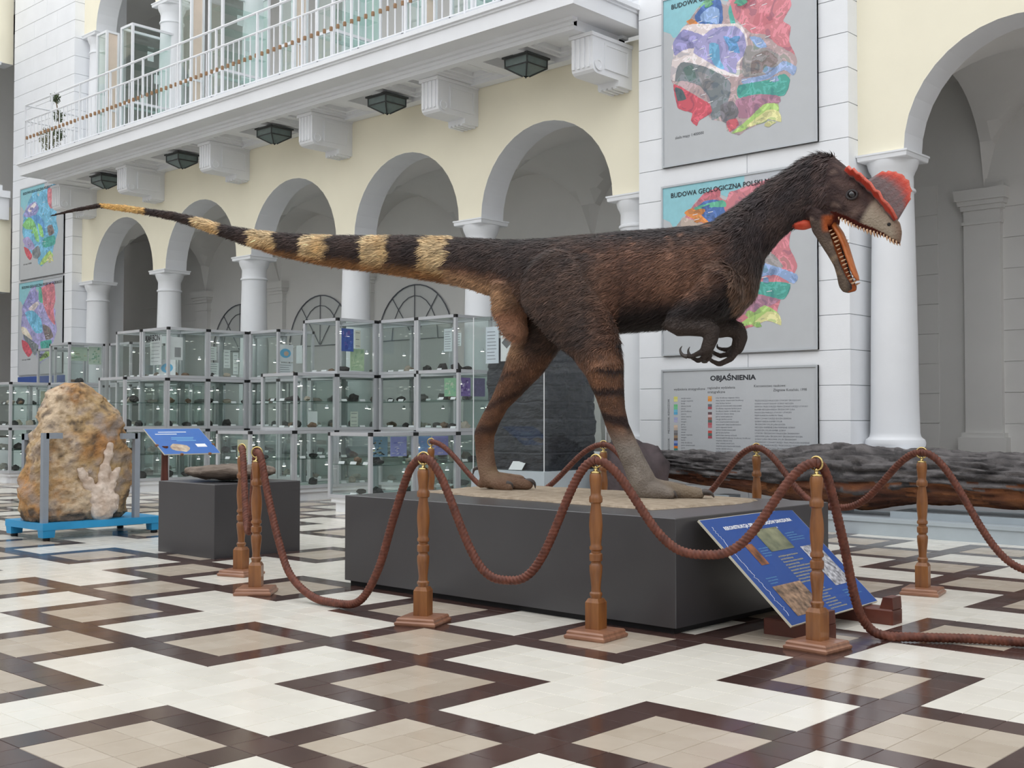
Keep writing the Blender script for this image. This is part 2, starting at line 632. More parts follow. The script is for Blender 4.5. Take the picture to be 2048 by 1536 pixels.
put_cols(wall_right_part, RC[:4])
put_cols(wall_end, EC[-3:])

# gallery behind the arches: floor, back wall of stone courses, pilasters, groin vaults
MB().box((-27, YW + TH + 0.1, -0.3), (12.5, YB + 0.3, GF)).box((-27, -10, -0.3), (-24.2 - TH - 0.1, YB + .3, GF)).build('floor_gallery', 'grout', kind='structure')
wall_gallery = MB().box((-27, YB, 0), (12.5, YB + 0.3, 12.2)).build('wall_gallery', 'inner', kind='structure')
_b = MB().box((-1.428, -0.014, -0.191), (1.428, 0.002, 0.191)).build('stone_block', 'inner')
blk_me = _b.data
bpy.data.objects.remove(_b)
for k in range(9):
    for x in [c + BAY / 2 for c in RC[:3]] + [-5.0, -22.2]:
        obj('stone_block', blk_me, wall_gallery, (x, YB, GF + 0.2 + 0.388 * k))
def pilaster(x):
    mb = MB()
    mb.box((x - 0.23, YB - 0.1, GF), (x + 0.23, YB, 3.75))
    for h, d, z0, z1 in ((0.30, 0.17, GF, GF + 0.22), (0.27, 0.14, GF + 0.22, GF + 0.28), (0.25, 0.12, 3.60, 3.64), (0.26, 0.13, 3.78, 3.84), (0.29, 0.16, 3.84, 3.9), (0.32, 0.19, 3.9, 4.04)):
        mb.box((x - h, YB - d, z0), (x + h, YB, z1))
    mb.box((x - 0.23, YB - 0.1, 3.75), (x + 0.23, YB, 3.78))
    mb.build('pilaster', 'inner', wall_gallery)
for x in MC + RC[:4]:
    pilaster(x)

def vaults(name, cols, xs, xe):
    mb = MB()
    y0, y1 = YW + TH, YB
    n, m = 20, 18
    yc, ry = (y0 + y1) / 2, (y1 - y0) / 2
    for a, b in zip(cols[:-1], cols[1:]):
        c, rx = (a + b) / 2, (b - a) / 2
        o = len(mb.v)
        for i in range(n + 1):
            x = a + (b - a) * i / n
            zx = SP + 1.30 * math.sqrt(max(0, 1 - ((x - c) / rx) ** 2))
            for j in range(m + 1):
                y = y0 + (y1 - y0) * j / m
                zy = SP + 1.30 * math.sqrt(max(0, 1 - ((y - yc) / ry) ** 2))
                mb.v.append((x, y, max(zx, zy)))
        for i in range(n):
            for j in range(m):
                p = o + i * (m + 1) + j
                mb.f.append((p, p + 1, p + m + 2, p + m + 1))
                mb.m.append(0)
    mb.box((xs, y0, 5.5), (xe, y1, 6.0))
    ob = mb.build(name, 'inner', None, kind='structure')
    smooth_by_angle(ob, 25)
    return ob
vaults('ceiling_vaults', MC, -24.2, -6.4)
vaults('ceiling_vaults_east', RC, -6.4, 12.5)
MB().box((-27, YW + TH, 11.0), (12.5, YB, 12.2)).build('ceiling_upper', 'inner', kind='structure')
# cross walls that close the gallery behind each pier
for i, (a, b) in enumerate(((-23.8, -21.2), (-5.9, -3.5))):
    MB().box((a, YW + 0.3, 0), (b, YW + TH + 0.6, 12.2)).build('wall_pier_core_%d' % (i + 1), 'white', kind='structure')

# piers of dressed stone blocks, each course a row of blocks
def pier(name, x0, x1, off):
    w = MB().box((x0 + 0.012, 8.132, -0.02), (x1 - 0.012, YW + 0.34, 12.2)).build(name, 'groove', kind='structure')
    ch = 0.388
    z = off - ch
    k = 0
    while z < 12.0:
        z0, z1 = max(z, 0), min(z + ch, 12.2)
        n = 3 if k % 2 else 2
        xs = [x0 + (x1 - x0) * t for t in ((0, .34, .72, 1) if k % 2 else (0, .55, 1))]
        g = 0.004
        for i in range(n):
            a, b = xs[i] + (0 if i == 0 else g), xs[i + 1] - (0 if i == n - 1 else g)
            mb = MB().bbox((a, 8.12, z0 + g), (b, YW + 0.34, z1 - g), 0.004)
            mb.build('stone_block', 'white2', w)
        z += ch
        k += 1
    return w
pier_right = pier('wall_pier_east', -6.11, -3.267, 0.347)
pier_left = pier('wall_pier_corner', -23.95, -21.05, 0.36)

# walls on the two sides of the court that the camera has its back to
MB().box((12.5, -12, -0.3), (12.8, YB, 12.2)).build('wall_right', 'white', kind='structure')
MB().box((-27, -12.3, -0.3), (12.8, -12, 12.2)).build('wall_front', 'white', kind='structure')
MB().box((-27.3, -12, -0.3), (-27, YB, 12.2)).build('wall_left_gallery', 'inner', kind='structure')
MB().box((-27, -12, 5.6), (-24.2 - TH, YB, 6.0)).box((-27, -12, 11.0), (-24.2 - TH, YB, 12.2)).build('ceiling_left_gallery', 'inner', kind='structure')

# arched windows in the gallery's back wall
def arched_window(n, xc):
    zc, r = 2.63, 1.03
    w = MB()
    seg = 20
    ps = [(xc + r * math.cos(math.pi * k / seg), zc + r * math.sin(math.pi * k / seg)) for k in range(seg + 1)]
    poly = [(xc - r, GF)] + [(xc + r, GF)] + ps
    w.prism(poly, YB - 0.012, YB - 0.002)
    win = w.build('window_%d' % n, mat('pale_window_blind_%d' % n, (214, 216, 214), 0.5, var=0.02), kind='structure')
    fr = MB()
    fr.tube([(xc - r, YB - 0.03, GF)] + [(x, YB - 0.03, z) for x, z in ps[::-1]] + [(xc + r, YB - 0.03, GF)], 0.012, 6)
    fr.build('window_frame', 'ink_grey', win)
    for ang in (90, 52, 128):
        a = R(ang)
        MB().tube([(xc + 0.02 * math.cos(a), YB - 0.03, zc + 0.02), (xc + r * math.cos(a), YB - 0.03, zc + r * math.sin(a))], 0.008, 6).build('muntin', 'ink_grey', win)
    MB().tube([(xc + 0.62 * r * math.cos(math.pi * k / 12), YB - 0.03, zc + 0.8 * r * math.sin(math.pi * k / 12)) for k in range(13)], 0.008, 6).build('muntin', 'ink_grey', win)
    MB().tube([(xc - r, YB - 0.03, zc), (xc + r, YB - 0.03, zc)], 0.008, 6).build('muntin', 'ink_grey', win)
for i in range(5):
    arched_window(i + 1, MC[i] + BAY / 2)
# ------------------------------------------------------------------ balcony
BX0, BX1, BY = -20.85, -6.15, 6.88
def balcony():
    mb = MB()
    mb.box((BX0, BY, 6.08), (BX1, 8.35, 6.27))                     # fascia slab
    mb.box((BX0 - 0.025, BY - 0.025, 6.27), (BX1 + 0.025, 8.35, 6.30))
    mb.box((BX0 - 0.06, BY - 0.06, 6.30), (BX1 + 0.06, 8.35, 6.36))
    bal = mb.build('balcony_slab', 'white', kind='structure')
    e = MB()
    x0, x1 = BX0 + 0.28, BX1 - 0.28
    for a, b, z in ((7.20, 8.33, 6.04), (7.26, 8.33, 6.00)):
        e.box((x0 + (a - 7.2), a, z), (x1 - (a - 7.2), a + 0.10, 6.08))
        e.box((x0 + (a - 7.2), b - 0.12, z), (x1 - (a - 7.2), b, 6.08))
    e.box((x0 + 0.06, 7.30, 5.95), (x1 - 0.06, 7.42, 6.08)).box((x0 + 0.06, 8.16, 5.93), (x1 - 0.06, 8.33, 6.08))
    for x in MC:
        xx = min(max(x, x0 + 0.3), x1 - 0.3)
        e.box((xx - 0.24, 7.42, 5.955), (xx + 0.24, 8.16, 6.08))
    e.build('soffit_moulding', 'white', bal)
    for a, b in zip(MC[:-1], MC[1:]):
        c = (a + b) / 2 - 0.1
        f = MB()
        h = 0.46
        for lo, hi in (((c - h, 7.42, 5.95), (c - h + 0.2, 8.16, 6.08)), ((c + h - 0.2, 7.42, 5.95), (c + h, 8.16, 6.08)), ((c - h + .2, 7.42, 5.95), (c + h - .2, 7.5, 6.08)), ((c - h + .2, 8.06, 5.95), (c + h - .2, 8.16, 6.08))):
            f.box(lo, hi)
        for s in (-1, 1):                                            # stepped coffers either side of the lamp
            q = c + s * 0.82
            f.box((q - 0.26, 7.42, 6.02), (q + 0.26, 8.16, 6.08)) if False else None
            for d, z in ((0.0, 5.985), (0.05, 6.02)):
                f.box((q - 0.27 + d, 7.42, z), (q - 0.22 + d, 8.16, 6.08)).box((q + 0.22 - d, 7.42, z), (q + 0.27 - d, 8.16, 6.08))
                f.box((q - 0.22 + d, 7.42 + d, z), (q + 0.22 - d, 7.47 + d, 6.08)).box((q - 0.22 + d, 8.11 - d, z), (q + 0.22 - d, 8.16 - d, 6.08))
        f.build('coffer_frame', 'white', bal)
    # corbels with a scrolled front and sunk side panels
    w = 0.17
    side = [(8.34, 5.95), (7.53, 5.95), (7.53, 5.55), (7.545, 5.49), (7.58, 5.46), (7.63, 5.45), (8.06, 5.45), (8.06, 5.38), (8.34, 5.38)]
    c = MB()
    n = len(side)
    v = [(-w, y, z) for y, z in side] + [(w, y, z) for y, z in side]
    f = [tuple(range(n - 1, -1, -1)), tuple(range(n, 2 * n))] + [(i, (i + 1) % n, n + (i + 1) % n, n + i) for i in range(n)]
    c.add(v, f)
    c.box((-w - 0.02, 7.50, 5.905), (w + 0.02, 8.34, 5.95))
    for s in (-1, 1):
        xa, xb = (w, w + 0.018) if s > 0 else (-w - 0.018, -w)
        for lo, hi in (((7.76, 5.53), (7.79, 5.86)), ((8.22, 5.53), (8.25, 5.86)), ((7.79, 5.53), (8.22, 5.56)), ((7.79, 5.83), (8.22, 5.86))):
            c.box((xa, lo[0], lo[1]), (xb, hi[0], hi[1]))
        c.box((xa, 7.79, 5.56), ((xa + xb) / 2 if s > 0 else xb, 8.22, 5.83))
        o = len(c.v)
        c.lathe([(0.055, 0), (0.075, 0.008), (0.075, 0.02), (0.05, 0.02), (0.045, 0.012)], 16)
        for i in range(o, len(c.v)):
            x, y, z = c.v[i]
            c.v[i] = (s * (w + z), 7.64 + x, 5.56 + y)
    for k in range(4):
        c.box((-w + 0.02 + k * 0.078, 7.515, 5.52), (-w + 0.06 + k * 0.078, 7.53, 5.90))
        c.box((-w + 0.02 + k * 0.078, 8.05, 5.355), (-w + 0.06 + k * 0.078, 8.33, 5.38))
    cob = c.build('corbel', 'white', bal)
    xs = [min(max(x, BX0 + 0.25), BX1 - 0.4) for x in MC]
    cob.location.x = xs[0]
    for x in xs[1:]:
        k = cob.copy()
        COL.objects.link(k)
        k.location.x = x
    return bal
balcony()

# lanterns under the balcony
def lantern():
    t = thing('ceiling_lantern', 'dark bronze pyramid lantern under the balcony', 'lamp', (0, 0, 0))
    s = 0.20
    MB().sq([(s + 0.03, 0.0), (s + 0.03, -0.025), (s, -0.03), (s, -0.03)][::-1]).build('ceiling_plate', 'bronze', t)
    for i in range(4):
        a = i * math.pi / 2
        rot = Matrix.Rotation(a, 3, 'Z')
        p = MB().add([rot @ Vector(q) for q in ((s, -s, -0.03), (s, s, -0.03), (s - 0.005, s - .005, -0.14), (s - 0.005, -s + .005, -0.14))], [(0, 1, 2, 3)])
        p.build('pane', 'lampglass', t)
        p = MB().add([rot @ Vector(q) for q in ((s - .005, -s + .005, -0.14), (s - .005, s - .005, -0.14), (0.03, 0.03, -0.25), (0.03, -0.03, -0.25))], [(0, 1, 2, 3)])
        p.build('pane', 'lampglass', t)
    fr = MB()
    for x, y in ((s, s), (s, -s), (-s, s), (-s, -s)):
        fr.tube([(x, y, -0.02), (x, y, -0.14), (x * 0.15, y * 0.15, -0.252)], 0.012, 5)
    for i in range(4):
        rot = Matrix.Rotation(i * math.pi / 2, 3, 'Z')
        for z in (-0.03, -0.14):
            fr.tube([rot @ Vector((s, -s, z)), rot @ Vector((s, s, z))], 0.011, 5)
    fr.build('lantern_frame', 'bronze', t)
    return t
_lan = lantern()
_names = ['nearest the great map pier', 'second from the great map pier', 'at the middle of the row', 'second from the plants', 'closest to the potted plants']
for i, x in enumerate((-7.72, -10.53, -13.37, -16.2, -19.0)):
    o = _lan if i == 0 else copy_tree(_lan)
    o.location = (x, 7.78, 5.955)
    o['label'] = 'dark bronze pyramid lantern under the balcony, ' + ['under the balcony end by the big map', 'second from the big map', 'third of the five', 'fourth from the big map', 'fifth, above the striped tail'][i]
    o['group'] = 'lanterns under the balcony'

# railing with white balusters and brown beads
def railing():
    t = thing('balcony_railing', 'white metal balcony railing with brown beads on its balusters', 'railing', (0, 0, 0))
    y = 6.97
    x0, x1 = BX0 + 0.03, BX1 - 0.1
    for nm, z, r in (('bottom_rail', 6.45, 0.016), ('top_rail', 7.22, 0.018), ('handrail', 7.54, 0.02)):
        MB().tube([(x1, y, z), (x0, y, z), (x0, 8.1, z)] if False else [(x1, y, z), (x0, y, z)], r, 6).build(nm, 'rail', t)
        MB().tube([(x0, y, z), (x0, 8.11, z)], r, 6).build(nm, 'rail', t)
    b = MB().tube([(0, 0, 6.45), (0, 0, 7.22)], 0.0115, 6).build('baluster', 'rail', t)
    bd = MB().lathe([(0.012, -0.035), (0.024, -0.03), (0.026, 0), (0.024, 0.03), (0.012, 0.035)], 8, (0, 0, 6.86)).build('bead', 'bead', b)
    n = int((x1 - x0) / 0.157)
    b.location = (x0 + 0.08, y, 0)
    for k in range(1, n):
        q = b.copy()
        COL.objects.link(q)
        q.location = (x0 + 0.08 + 0.157 * k, y, 0)
        w = bd.copy()
        COL.objects.link(w)
        w.parent = q
    for k in range(6):
        q = b.copy()
        COL.objects.link(q)
        q.location = (x0, y + 0.17 * (k + 1), 0)
    p = MB().box((-0.016, -0.016, 6.36), (0.016, 0.016, 7.54)).build('post', 'rail', t, loc=(x0, y, 0))
    for x in np.arange(x0 + 1.16, x1, 1.16):
        q = p.copy()
        COL.objects.link(q)
        q.location = (x, y, 0)
    f = MB().box((-0.05, -0.02, 6.36), (0.05, 0.02, 6.40)).box((-0.012, -0.012, 6.40), (0.012, 0.012, 6.45)).build('foot', 'ink_grey', t, loc=(x0 + .3, y, 0))
    for x in np.arange(x0 + 1.2, x1, 0.94):
        q = f.copy()
        COL.objects.link(q)
        q.location = (x, y, 0)
railing()

def end_railing():
    t = thing('gallery_railing', 'white railing between the arches of the far end wall', 'railing', (-24.1, 0, 0))
    for nm, z in (('bottom_rail', 6.42), ('top_rail', 7.2), ('handrail', 7.5)):
        MB().tube([(0, 3.0, z), (0, 7.5, z)], 0.018, 6).build(nm, 'rail', t)
    b = MB().tube([(0, 0, 6.42), (0, 0, 7.2)], 0.0115, 6).build('baluster', 'rail', t, loc=(0, 3.1, 0))
    bd = MB().lathe([(0.012, -0.035), (0.026, 0), (0.012, 0.035)], 8, (0, 0, 6.86)).build('bead', 'bead', b)
    for k in range(1, 27):
        q = b.copy()
        COL.objects.link(q)
        q.location = (0, 3.1 + 0.16 * k, 0)
        w = bd.copy()
        COL.objects.link(w)
        w.parent = q
    MB().box((-24.2, -10, 5.70), (-24.08, 8.1, 6.20)).box((-24.2, -10, 6.2), (-24.02, 8.1, 6.36)).build('trim_1', 'white', kind='structure')
end_railing()

# ------------------------------------------------------------------ tall cabinets on the balcony
M['peach'] = mat('peach_board', (226, 208, 192), 0.6, var=0.03)
M['glass_up'] = glass_mat('cabinet_glass', (0.95, 0.98, 0.97), 1.2)
M['milk'] = mat('pale_green_backing', (224, 234, 231), 0.6, var=0.03)
M['pale_shelf'] = glass_mat('pale_glass_shelf', (0.88, 0.95, 0.93), 1.0)
def cabinet(x0, x1, y0, y1, z1, label, back):
    t = thing('display_cabinet', label, 'cabinet', (x0, y0, 6.36), group='tall cabinets behind the balcony railing')
    w, d, h = x1 - x0, y1 - y0, z1 - 6.36
    f = MB()
    s = 0.022
    for x in (s, w - s):
        for y in (s, d - s):
            f.box((x - s, y - s, 0), (x + s, y + s, h))
    for z in (s, h * 0.35, h - s):
        for y in (s, d - s):
            f.box((2 * s, y - s, z - s), (w - 2 * s, y + s, z + s))
        for x in (s, w - s):
            f.box((x - s, 2 * s, z - s), (x + s, d - 2 * s, z + s))
    f.build('frame', 'rail', t)
    for nm, lo, hi in (('pane', (0.04, 0.02, .04), (w - .04, 0.024, h - .04)), ('pane', (0.02, 0.04, .04), (.024, d - .04, h - .04))):
        MB().box(lo, hi).build(nm, 'glass_up', t)
    MB().box((w - .024, 0.04, .04), (w - .02, d - .04, h - .04)).build('side_board' if back else 'pane', 'peach' if back else 'glass_up', t)
    for k in range(5):
        z = h * (0.16 + 0.17 * k)
        MB().box((0.05, 0.05, z), (w - .05, d - .05, z + 0.008)).build('shelf', 'pale_shelf', t)
    MB().box((0.04, d - .03, .05), (w - .04, d - .025, h - .05)).build('back_panel', 'milk', t)
    for k, (fx, fz) in enumerate(((.3, .42), (.6, .62), (.45, .8))):
        MB().box((w * .5, d * fx, h * fz - .12), (w * .5 + .01, d * fx + .13, h * fz + .06)).build('label_sheet', 'paper', t)
_cl = ['first from the corner pier', 'second from the corner pier', 'third', 'fourth']
for k in range(4):
    o = 3.05 * k
    cabinet(-19.1 + o, -18.69 + o, 7.6, 7.88, 8.78, 'slim white cabinet with a peach side, ' + ['beside the potted plants', 'next along from the plants', 'third along the balcony', 'behind the balcony end'][k], True)
    cabinet(-18.15 + o, -17.7 + o, 7.6, 8.6, 8.7, 'deep glass cabinet behind the railing, ' + ['next to the potted plants', 'second along the balcony', 'third along the balcony', 'behind the near balcony end'][k], False)

# ------------------------------------------------------------------ plants on the balcony
M['leaf'] = mat('dark_leaf', (52, 66, 44), 0.6, rgb2=(84, 98, 60), vscale=14)
M['leaf2'] = mat('grey_green_leaf', (104, 112, 84), 0.6, rgb2=(140, 138, 110), vscale=14)
M['leaf3'] = mat('bright_leaf', (110, 158, 60), 0.5, rgb2=(140, 186, 84), vscale=9)
M['pot'] = mat('black_pot', (46, 44, 46), 0.6)
M['stem'] = mat('brown_stem', (110, 88, 66), 0.8)
def leaf_cloud(mb, c, r, n, size, rs):
    for _ in range(n):
        d = Vector((rs.gauss(0, 1), rs.gauss(0, 1), rs.gauss(0, 1))).normalized() * r * rs.uniform(0.35, 1.05)
        p = Vector(c) + d
        a = Vector((rs.gauss(0, 1), rs.gauss(0, 1), rs.gauss(0, 1))).normalized()
        b = a.orthogonal().normalized()
        L = size * rs.uniform(0.6, 1.3)
        mb.add([p - a * L, p + b * L * .4, p + a * L, p - b * L * .4 + a.cross(b) * L * .15], [(0, 1, 2, 3)])
rs = random.Random(5)
t = thing('topiary_plant', 'dark potted plant clipped into three balls on a thin stem', 'plant', (-20.0, 7.3, 6.36))
MB().lathe([(0.09, 0), (0.12, 0.16), (0.125, 0.18)], 14).build('pot', 'pot', t)
MB().tube([(0, 0, .12), (0, 0, .5), (-.05, 0, .9), (-.1, -.05, 1.3)], 0.012, 6).build('stem', 'stem', t)
for c, r in (((0.0, 0, .5), .13), ((-.04, 0, .88), .12), ((-.11, -.05, 1.26), .11)):
    mb = MB()
    leaf_cloud(mb, c, r, 150, 0.03, rs)
    mb.build('leaf_ball', 'leaf', t, kind='stuff')
t = thing('bushy_plant', 'loose grey-green bushy potted plant at the balcony corner', 'plant', (-20.5, 7.34, 6.36))
MB().lathe([(0.1, 0), (0.13, 0.18), (0.135, 0.2)], 14).build('pot', 'pot', t)
for k in range(5):
    MB().tube([(0, 0, .15), (rs.uniform(-.08, .08), rs.uniform(-.05, .05), .4), (rs.uniform(-.2, .2), rs.uniform(-.1, .1), .72)], 0.008, 5).build('stem', 'stem', t)
mb = MB()
leaf_cloud(mb, (0, 0, .52), .22, 420, 0.026, rs)
leaf_cloud(mb, (.05, 0, .3), .18, 160, 0.026, rs)
mb.build('foliage', 'leaf2', t, kind='stuff')
t = thing('broad_leaved_plant', 'broad bright green leaves hanging over the far gallery railing', 'plant', (-24.6, 6.9, 6.36))
MB().lathe([(0.12, 0), (0.15, 0.25)], 12).build('pot', 'pot', t)
for a, zz in ((0.2, 1.3), (2.5, .6), (4.0, 1.0), (5.4, .8), (1.2, .75)):
    dx, dy = math.cos(a) * .3, math.sin(a) * .3
    q = MB()
    q.add([(0, 0, .25), (dx * .5 + .05, dy * .5 - .08, zz * .8), (dx, dy, zz), (dx * .5 - .05, dy * .5 + .08, zz * .8)], [(0, 1, 2), (0, 2, 3)])
    q.build('leaf', 'leaf3', t)
# ------------------------------------------------------------------ maps and boards on the piers
def print_poly(mb, pts, y, mi):
    """Flat printed area, given in board coordinates."""
    mb.add([(x, y, z) for x, z in pts], [tuple(range(len(pts)))], mi)

def jag(pts, amp, seed, n=3):
    """Closed outline rounded and made irregular like a surveyed border."""
    r = random.Random(seed)
    out = []
    m = len(pts)
    for i in range(m):
        p0, p1, p2, p3 = (Vector(pts[(i + k) % m]) for k in (-1, 0, 1, 2))
        L = (p2 - p1).length
        k = max(2, int(L / (amp * 2.2)))
        nrm = Vector((-(p2 - p1).y, (p2 - p1).x)).normalized() if L > 0 else Vector((0, 0))
        for j in range(k):
            t = j / k
            c = 0.5 * ((2 * p1) + (p2 - p0) * t + (2 * p0 - 5 * p1 + 4 * p2 - p3) * t * t + (3 * p1 - p0 - 3 * p2 + p3) * t ** 3)
            q = p1 + (p2 - p1) * t
            p = c * 0.6 + q * 0.4 + nrm * r.uniform(-amp, amp) * (0.35 if j else 0.15)
            out.append(tuple(p))
    return out

from mathutils.geometry import tessellate_polygon
def add_area(mb, pts, y, mi):
    tri = tessellate_polygon([[Vector((x, z, 0)) for x, z in pts]])
    o = len(mb.v)
    mb.v.extend([(x, y, z) for x, z in pts])
    for a, b, c in tri:
        p, q, s = (Vector(pts[k]) for k in (a, b, c))
        if (q - p).cross(s - p) < 0:
            b, c = c, b
        mb.f.append((o + a, o + b, o + c))
        mb.m.append(mi)

# areas of the geological map, read off in thousandths of the board (x from its left edge, z down from its top)
OUT = [(60, 480), (70, 385), (85, 330), (70, 290), (150, 225), (180, 175), (255, 110), (300, 75), (395, 60), (400, 110), (440, 135), (465, 90), (510, 85), (640, 60), (790, 45), (815, 60), (838, 180), (850, 235), (800, 310), (845, 350), (835, 430), (870, 510), (880, 560), (800, 680), (760, 790), (785, 850), (690, 830), (640, 850), (560, 870), (520, 890), (440, 850), (430, 800), (340, 770), (300, 720), (240, 750), (220, 715), (120, 650), (110, 570)]
MAPA = [
    ((214, 122, 132), [(465, 90), (640, 60), (790, 45), (815, 60), (838, 180), (850, 235), (800, 310), (845, 350), (835, 430), (870, 510), (830, 480), (760, 430), (690, 360), (600, 330), (540, 270), (480, 200), (470, 140)]),
    ((196, 96, 108), [(500, 110), (600, 90), (640, 140), (560, 190), (510, 160)]),
    ((204, 108, 118), [(640, 230), (720, 250), (740, 300), (660, 310), (610, 280)]),
    ((74, 176, 160), [(470, 140), (500, 250), (560, 330), (520, 320), (470, 250), (455, 170)]),
    ((92, 190, 150), [(540, 130), (590, 110), (570, 170), (535, 160)]),
    ((64, 104, 176), [(230, 150), (300, 90), (400, 95), (420, 200), (400, 250), (330, 220), (250, 200)]),
    ((140, 176, 226), [(270, 150), (340, 120), (395, 150), (390, 230), (330, 210), (275, 190)]),
    ((112, 184, 132), [(255, 110), (300, 75), (395, 60), (400, 85), (310, 95)]),
    ((238, 140, 60), [(170, 170), (210, 160), (260, 200), (320, 225), (330, 240), (250, 225)]),
    ((240, 224, 222), [(60, 480), (70, 385), (85, 330), (70, 290), (150, 195), (230, 195), (420, 240), (520, 260), (570, 330), (580, 430), (530, 480), (520, 560), (400, 520), (280, 450), (150, 400), (110, 420), (100, 500)]),
    ((152, 148, 204), [(80, 270), (150, 210), (240, 250), (320, 300), (250, 330), (150, 330), (90, 350)]),
    ((168, 162, 214), [(250, 300), (350, 250), (500, 270), (560, 340), (570, 430), (510, 480), (500, 540), (400, 490), (300, 420), (220, 360)]),
    ((112, 186, 228), [(330, 330), (390, 350), (400, 440), (430, 500), (370, 470), (330, 400)]),
    ((96, 160, 220), [(420, 310), (500, 350), (530, 430), (470, 400)]),
    ((116, 124, 128), [(110, 420), (150, 400), (280, 450), (400, 520), (470, 590), (450, 690), (400, 760), (340, 770), (330, 650), (260, 560), (150, 510), (90, 500)]),
    ((86, 112, 106), [(150, 440), (210, 430), (240, 510), (190, 520)]),
    ((140, 138, 140), [(250, 480), (330, 520), (350, 600), (290, 580)]),
    ((212, 78, 92), [(80, 520), (130, 540), (230, 610), (330, 680), (340, 730), (260, 760), (240, 790), (200, 750), (210, 710), (110, 660)]),
    ((74, 92, 96), [(90, 540), (140, 560), (170, 620), (110, 620)]),
    ((150, 146, 144), [(570, 400), (650, 420), (760, 480), (800, 540), (700, 580), (560, 570), (540, 520)]),
    ((124, 110, 106), [(610, 470), (700, 450), (770, 520), (700, 560), (600, 560)]),
    ((142, 172, 220), [(590, 350), (660, 370), (700, 430), (640, 420)]),
    ((154, 178, 222), [(540, 580), (700, 580), (800, 530), (880, 580), (860, 620), (800, 580), (700, 610), (560, 610)]),
    ((66, 164, 148), [(520, 610), (700, 615), (800, 600), (840, 640), (800, 720), (640, 680), (520, 680)]),
    ((168, 116, 138), [(500, 690), (620, 680), (760, 710), (780, 750), (680, 760), (600, 800), (520, 790)]),
    ((110, 108, 112), [(400, 700), (480, 690), (520, 760), (470, 810), (410, 790)]),
    ((214, 90, 100), [(440, 800), (500, 790), (520, 830), (460, 860)]),
    ((176, 214, 112), [(470, 870), (560, 820), (680, 745), (760, 755), (770, 800), (700, 810), (620, 840), (540, 870)]),
    ((228, 226, 150), [(560, 850), (700, 780), (770, 800), (785, 860), (700, 830), (620, 850)]),
]
# the same map at a second depth: other rock crops out, same borders
def shift(rgb, k):
    r, g, b = rgb
    return {0: (r, g, b), 1: (b, (r + g) // 2, r), 2: ((r + 2 * b) // 3, (g * 2 + b) // 3, (b * 2 + r) // 3)}[k]
MAPB = [((112, 190, 226), OUT)] + [
    ((150, 148, 206), [(80, 300), (200, 200), (360, 180), (440, 260), (360, 330), (200, 330)]),
    ((240, 224, 222), [(180, 250), (330, 190), (380, 220), (250, 280)]),
    ((214, 122, 132), [(640, 80), (790, 60), (815, 80), (800, 260), (720, 300), (640, 220)]),
    ((132, 206, 120), [(60, 400), (200, 330), (320, 380), (420, 500), (460, 620), (380, 600), (300, 480), (140, 450)]),
    ((92, 160, 220), [(250, 330), (420, 330), (560, 420), (600, 560), (480, 520), (380, 400)]),
    ((150, 216, 120), [(420, 420), (520, 470), (560, 580), (480, 560)]),
    ((176, 164, 214), [(70, 560), (200, 540), (340, 640), (420, 760), (300, 700), (140, 640)]),
    ((212, 78, 92), [(100, 640), (220, 680), (300, 760), (250, 800), (160, 740)]),
    ((116, 124, 128), [(300, 700), (440, 660), (500, 760), (420, 800), (330, 780)]),
    ((124, 110, 106), [(640, 480), (740, 470), (800, 560), (680, 580)]),
    ((66, 164, 148), [(560, 600), (800, 590), (820, 680), (640, 700), (540, 680)]),
    ((176, 214, 112), [(470, 870), (560, 800), (700, 740), (780, 800), (700, 830), (560, 870)]),
    ((228, 226, 150), [(620, 840), (720, 780), (790, 860), (700, 840)]),
]
MAPC = [((214, 122, 132), OUT)] + [
    ((64, 104, 176), [(220, 170), (300, 120), (400, 130), (440, 220), (350, 260), (250, 230)]),
    ((196, 96, 108), [(300, 75), (395, 55), (400, 110), (280, 120), (255, 110)]),
    ((92, 190, 150), [(230, 150), (420, 130), (440, 170), (300, 160), (240, 190)]),
    ((238, 140, 60), [(160, 175), (215, 150), (300, 220), (340, 260), (250, 230)]),
    ((196, 176, 160), [(60, 300), (150, 200), (240, 230), (330, 270), (240, 330), (100, 340)]),
    ((168, 162, 214), [(100, 340), (240, 330), (400, 300), (560, 400), (520, 560), (300, 470), (90, 420)]),
    ((116, 124, 128), [(90, 430), (300, 480), (470, 590), (400, 760), (260, 560), (90, 500)]),
    ((212, 78, 92), [(80, 520), (230, 610), (330, 680), (240, 790), (110, 660)]),
    ((150, 146, 144), [(560, 420), (700, 440), (800, 540), (700, 580), (540, 520)]),
    ((142, 172, 220), [(540, 560), (640, 500), (880, 590), (860, 640), (740, 580), (560, 600)]),
    ((66, 164, 148), [(520, 610), (700, 615), (840, 640), (800, 720), (640, 680), (520, 680)]),
    ((168, 116, 138), [(500, 690), (620, 680), (780, 720), (680, 760), (520, 790)]),
    ((176, 214, 112), [(470, 870), (560, 820), (680, 745), (770, 800), (620, 840)]),
    ((228, 226, 150), [(600, 850), (700, 780), (770, 800), (785, 860), (700, 830)]),
]
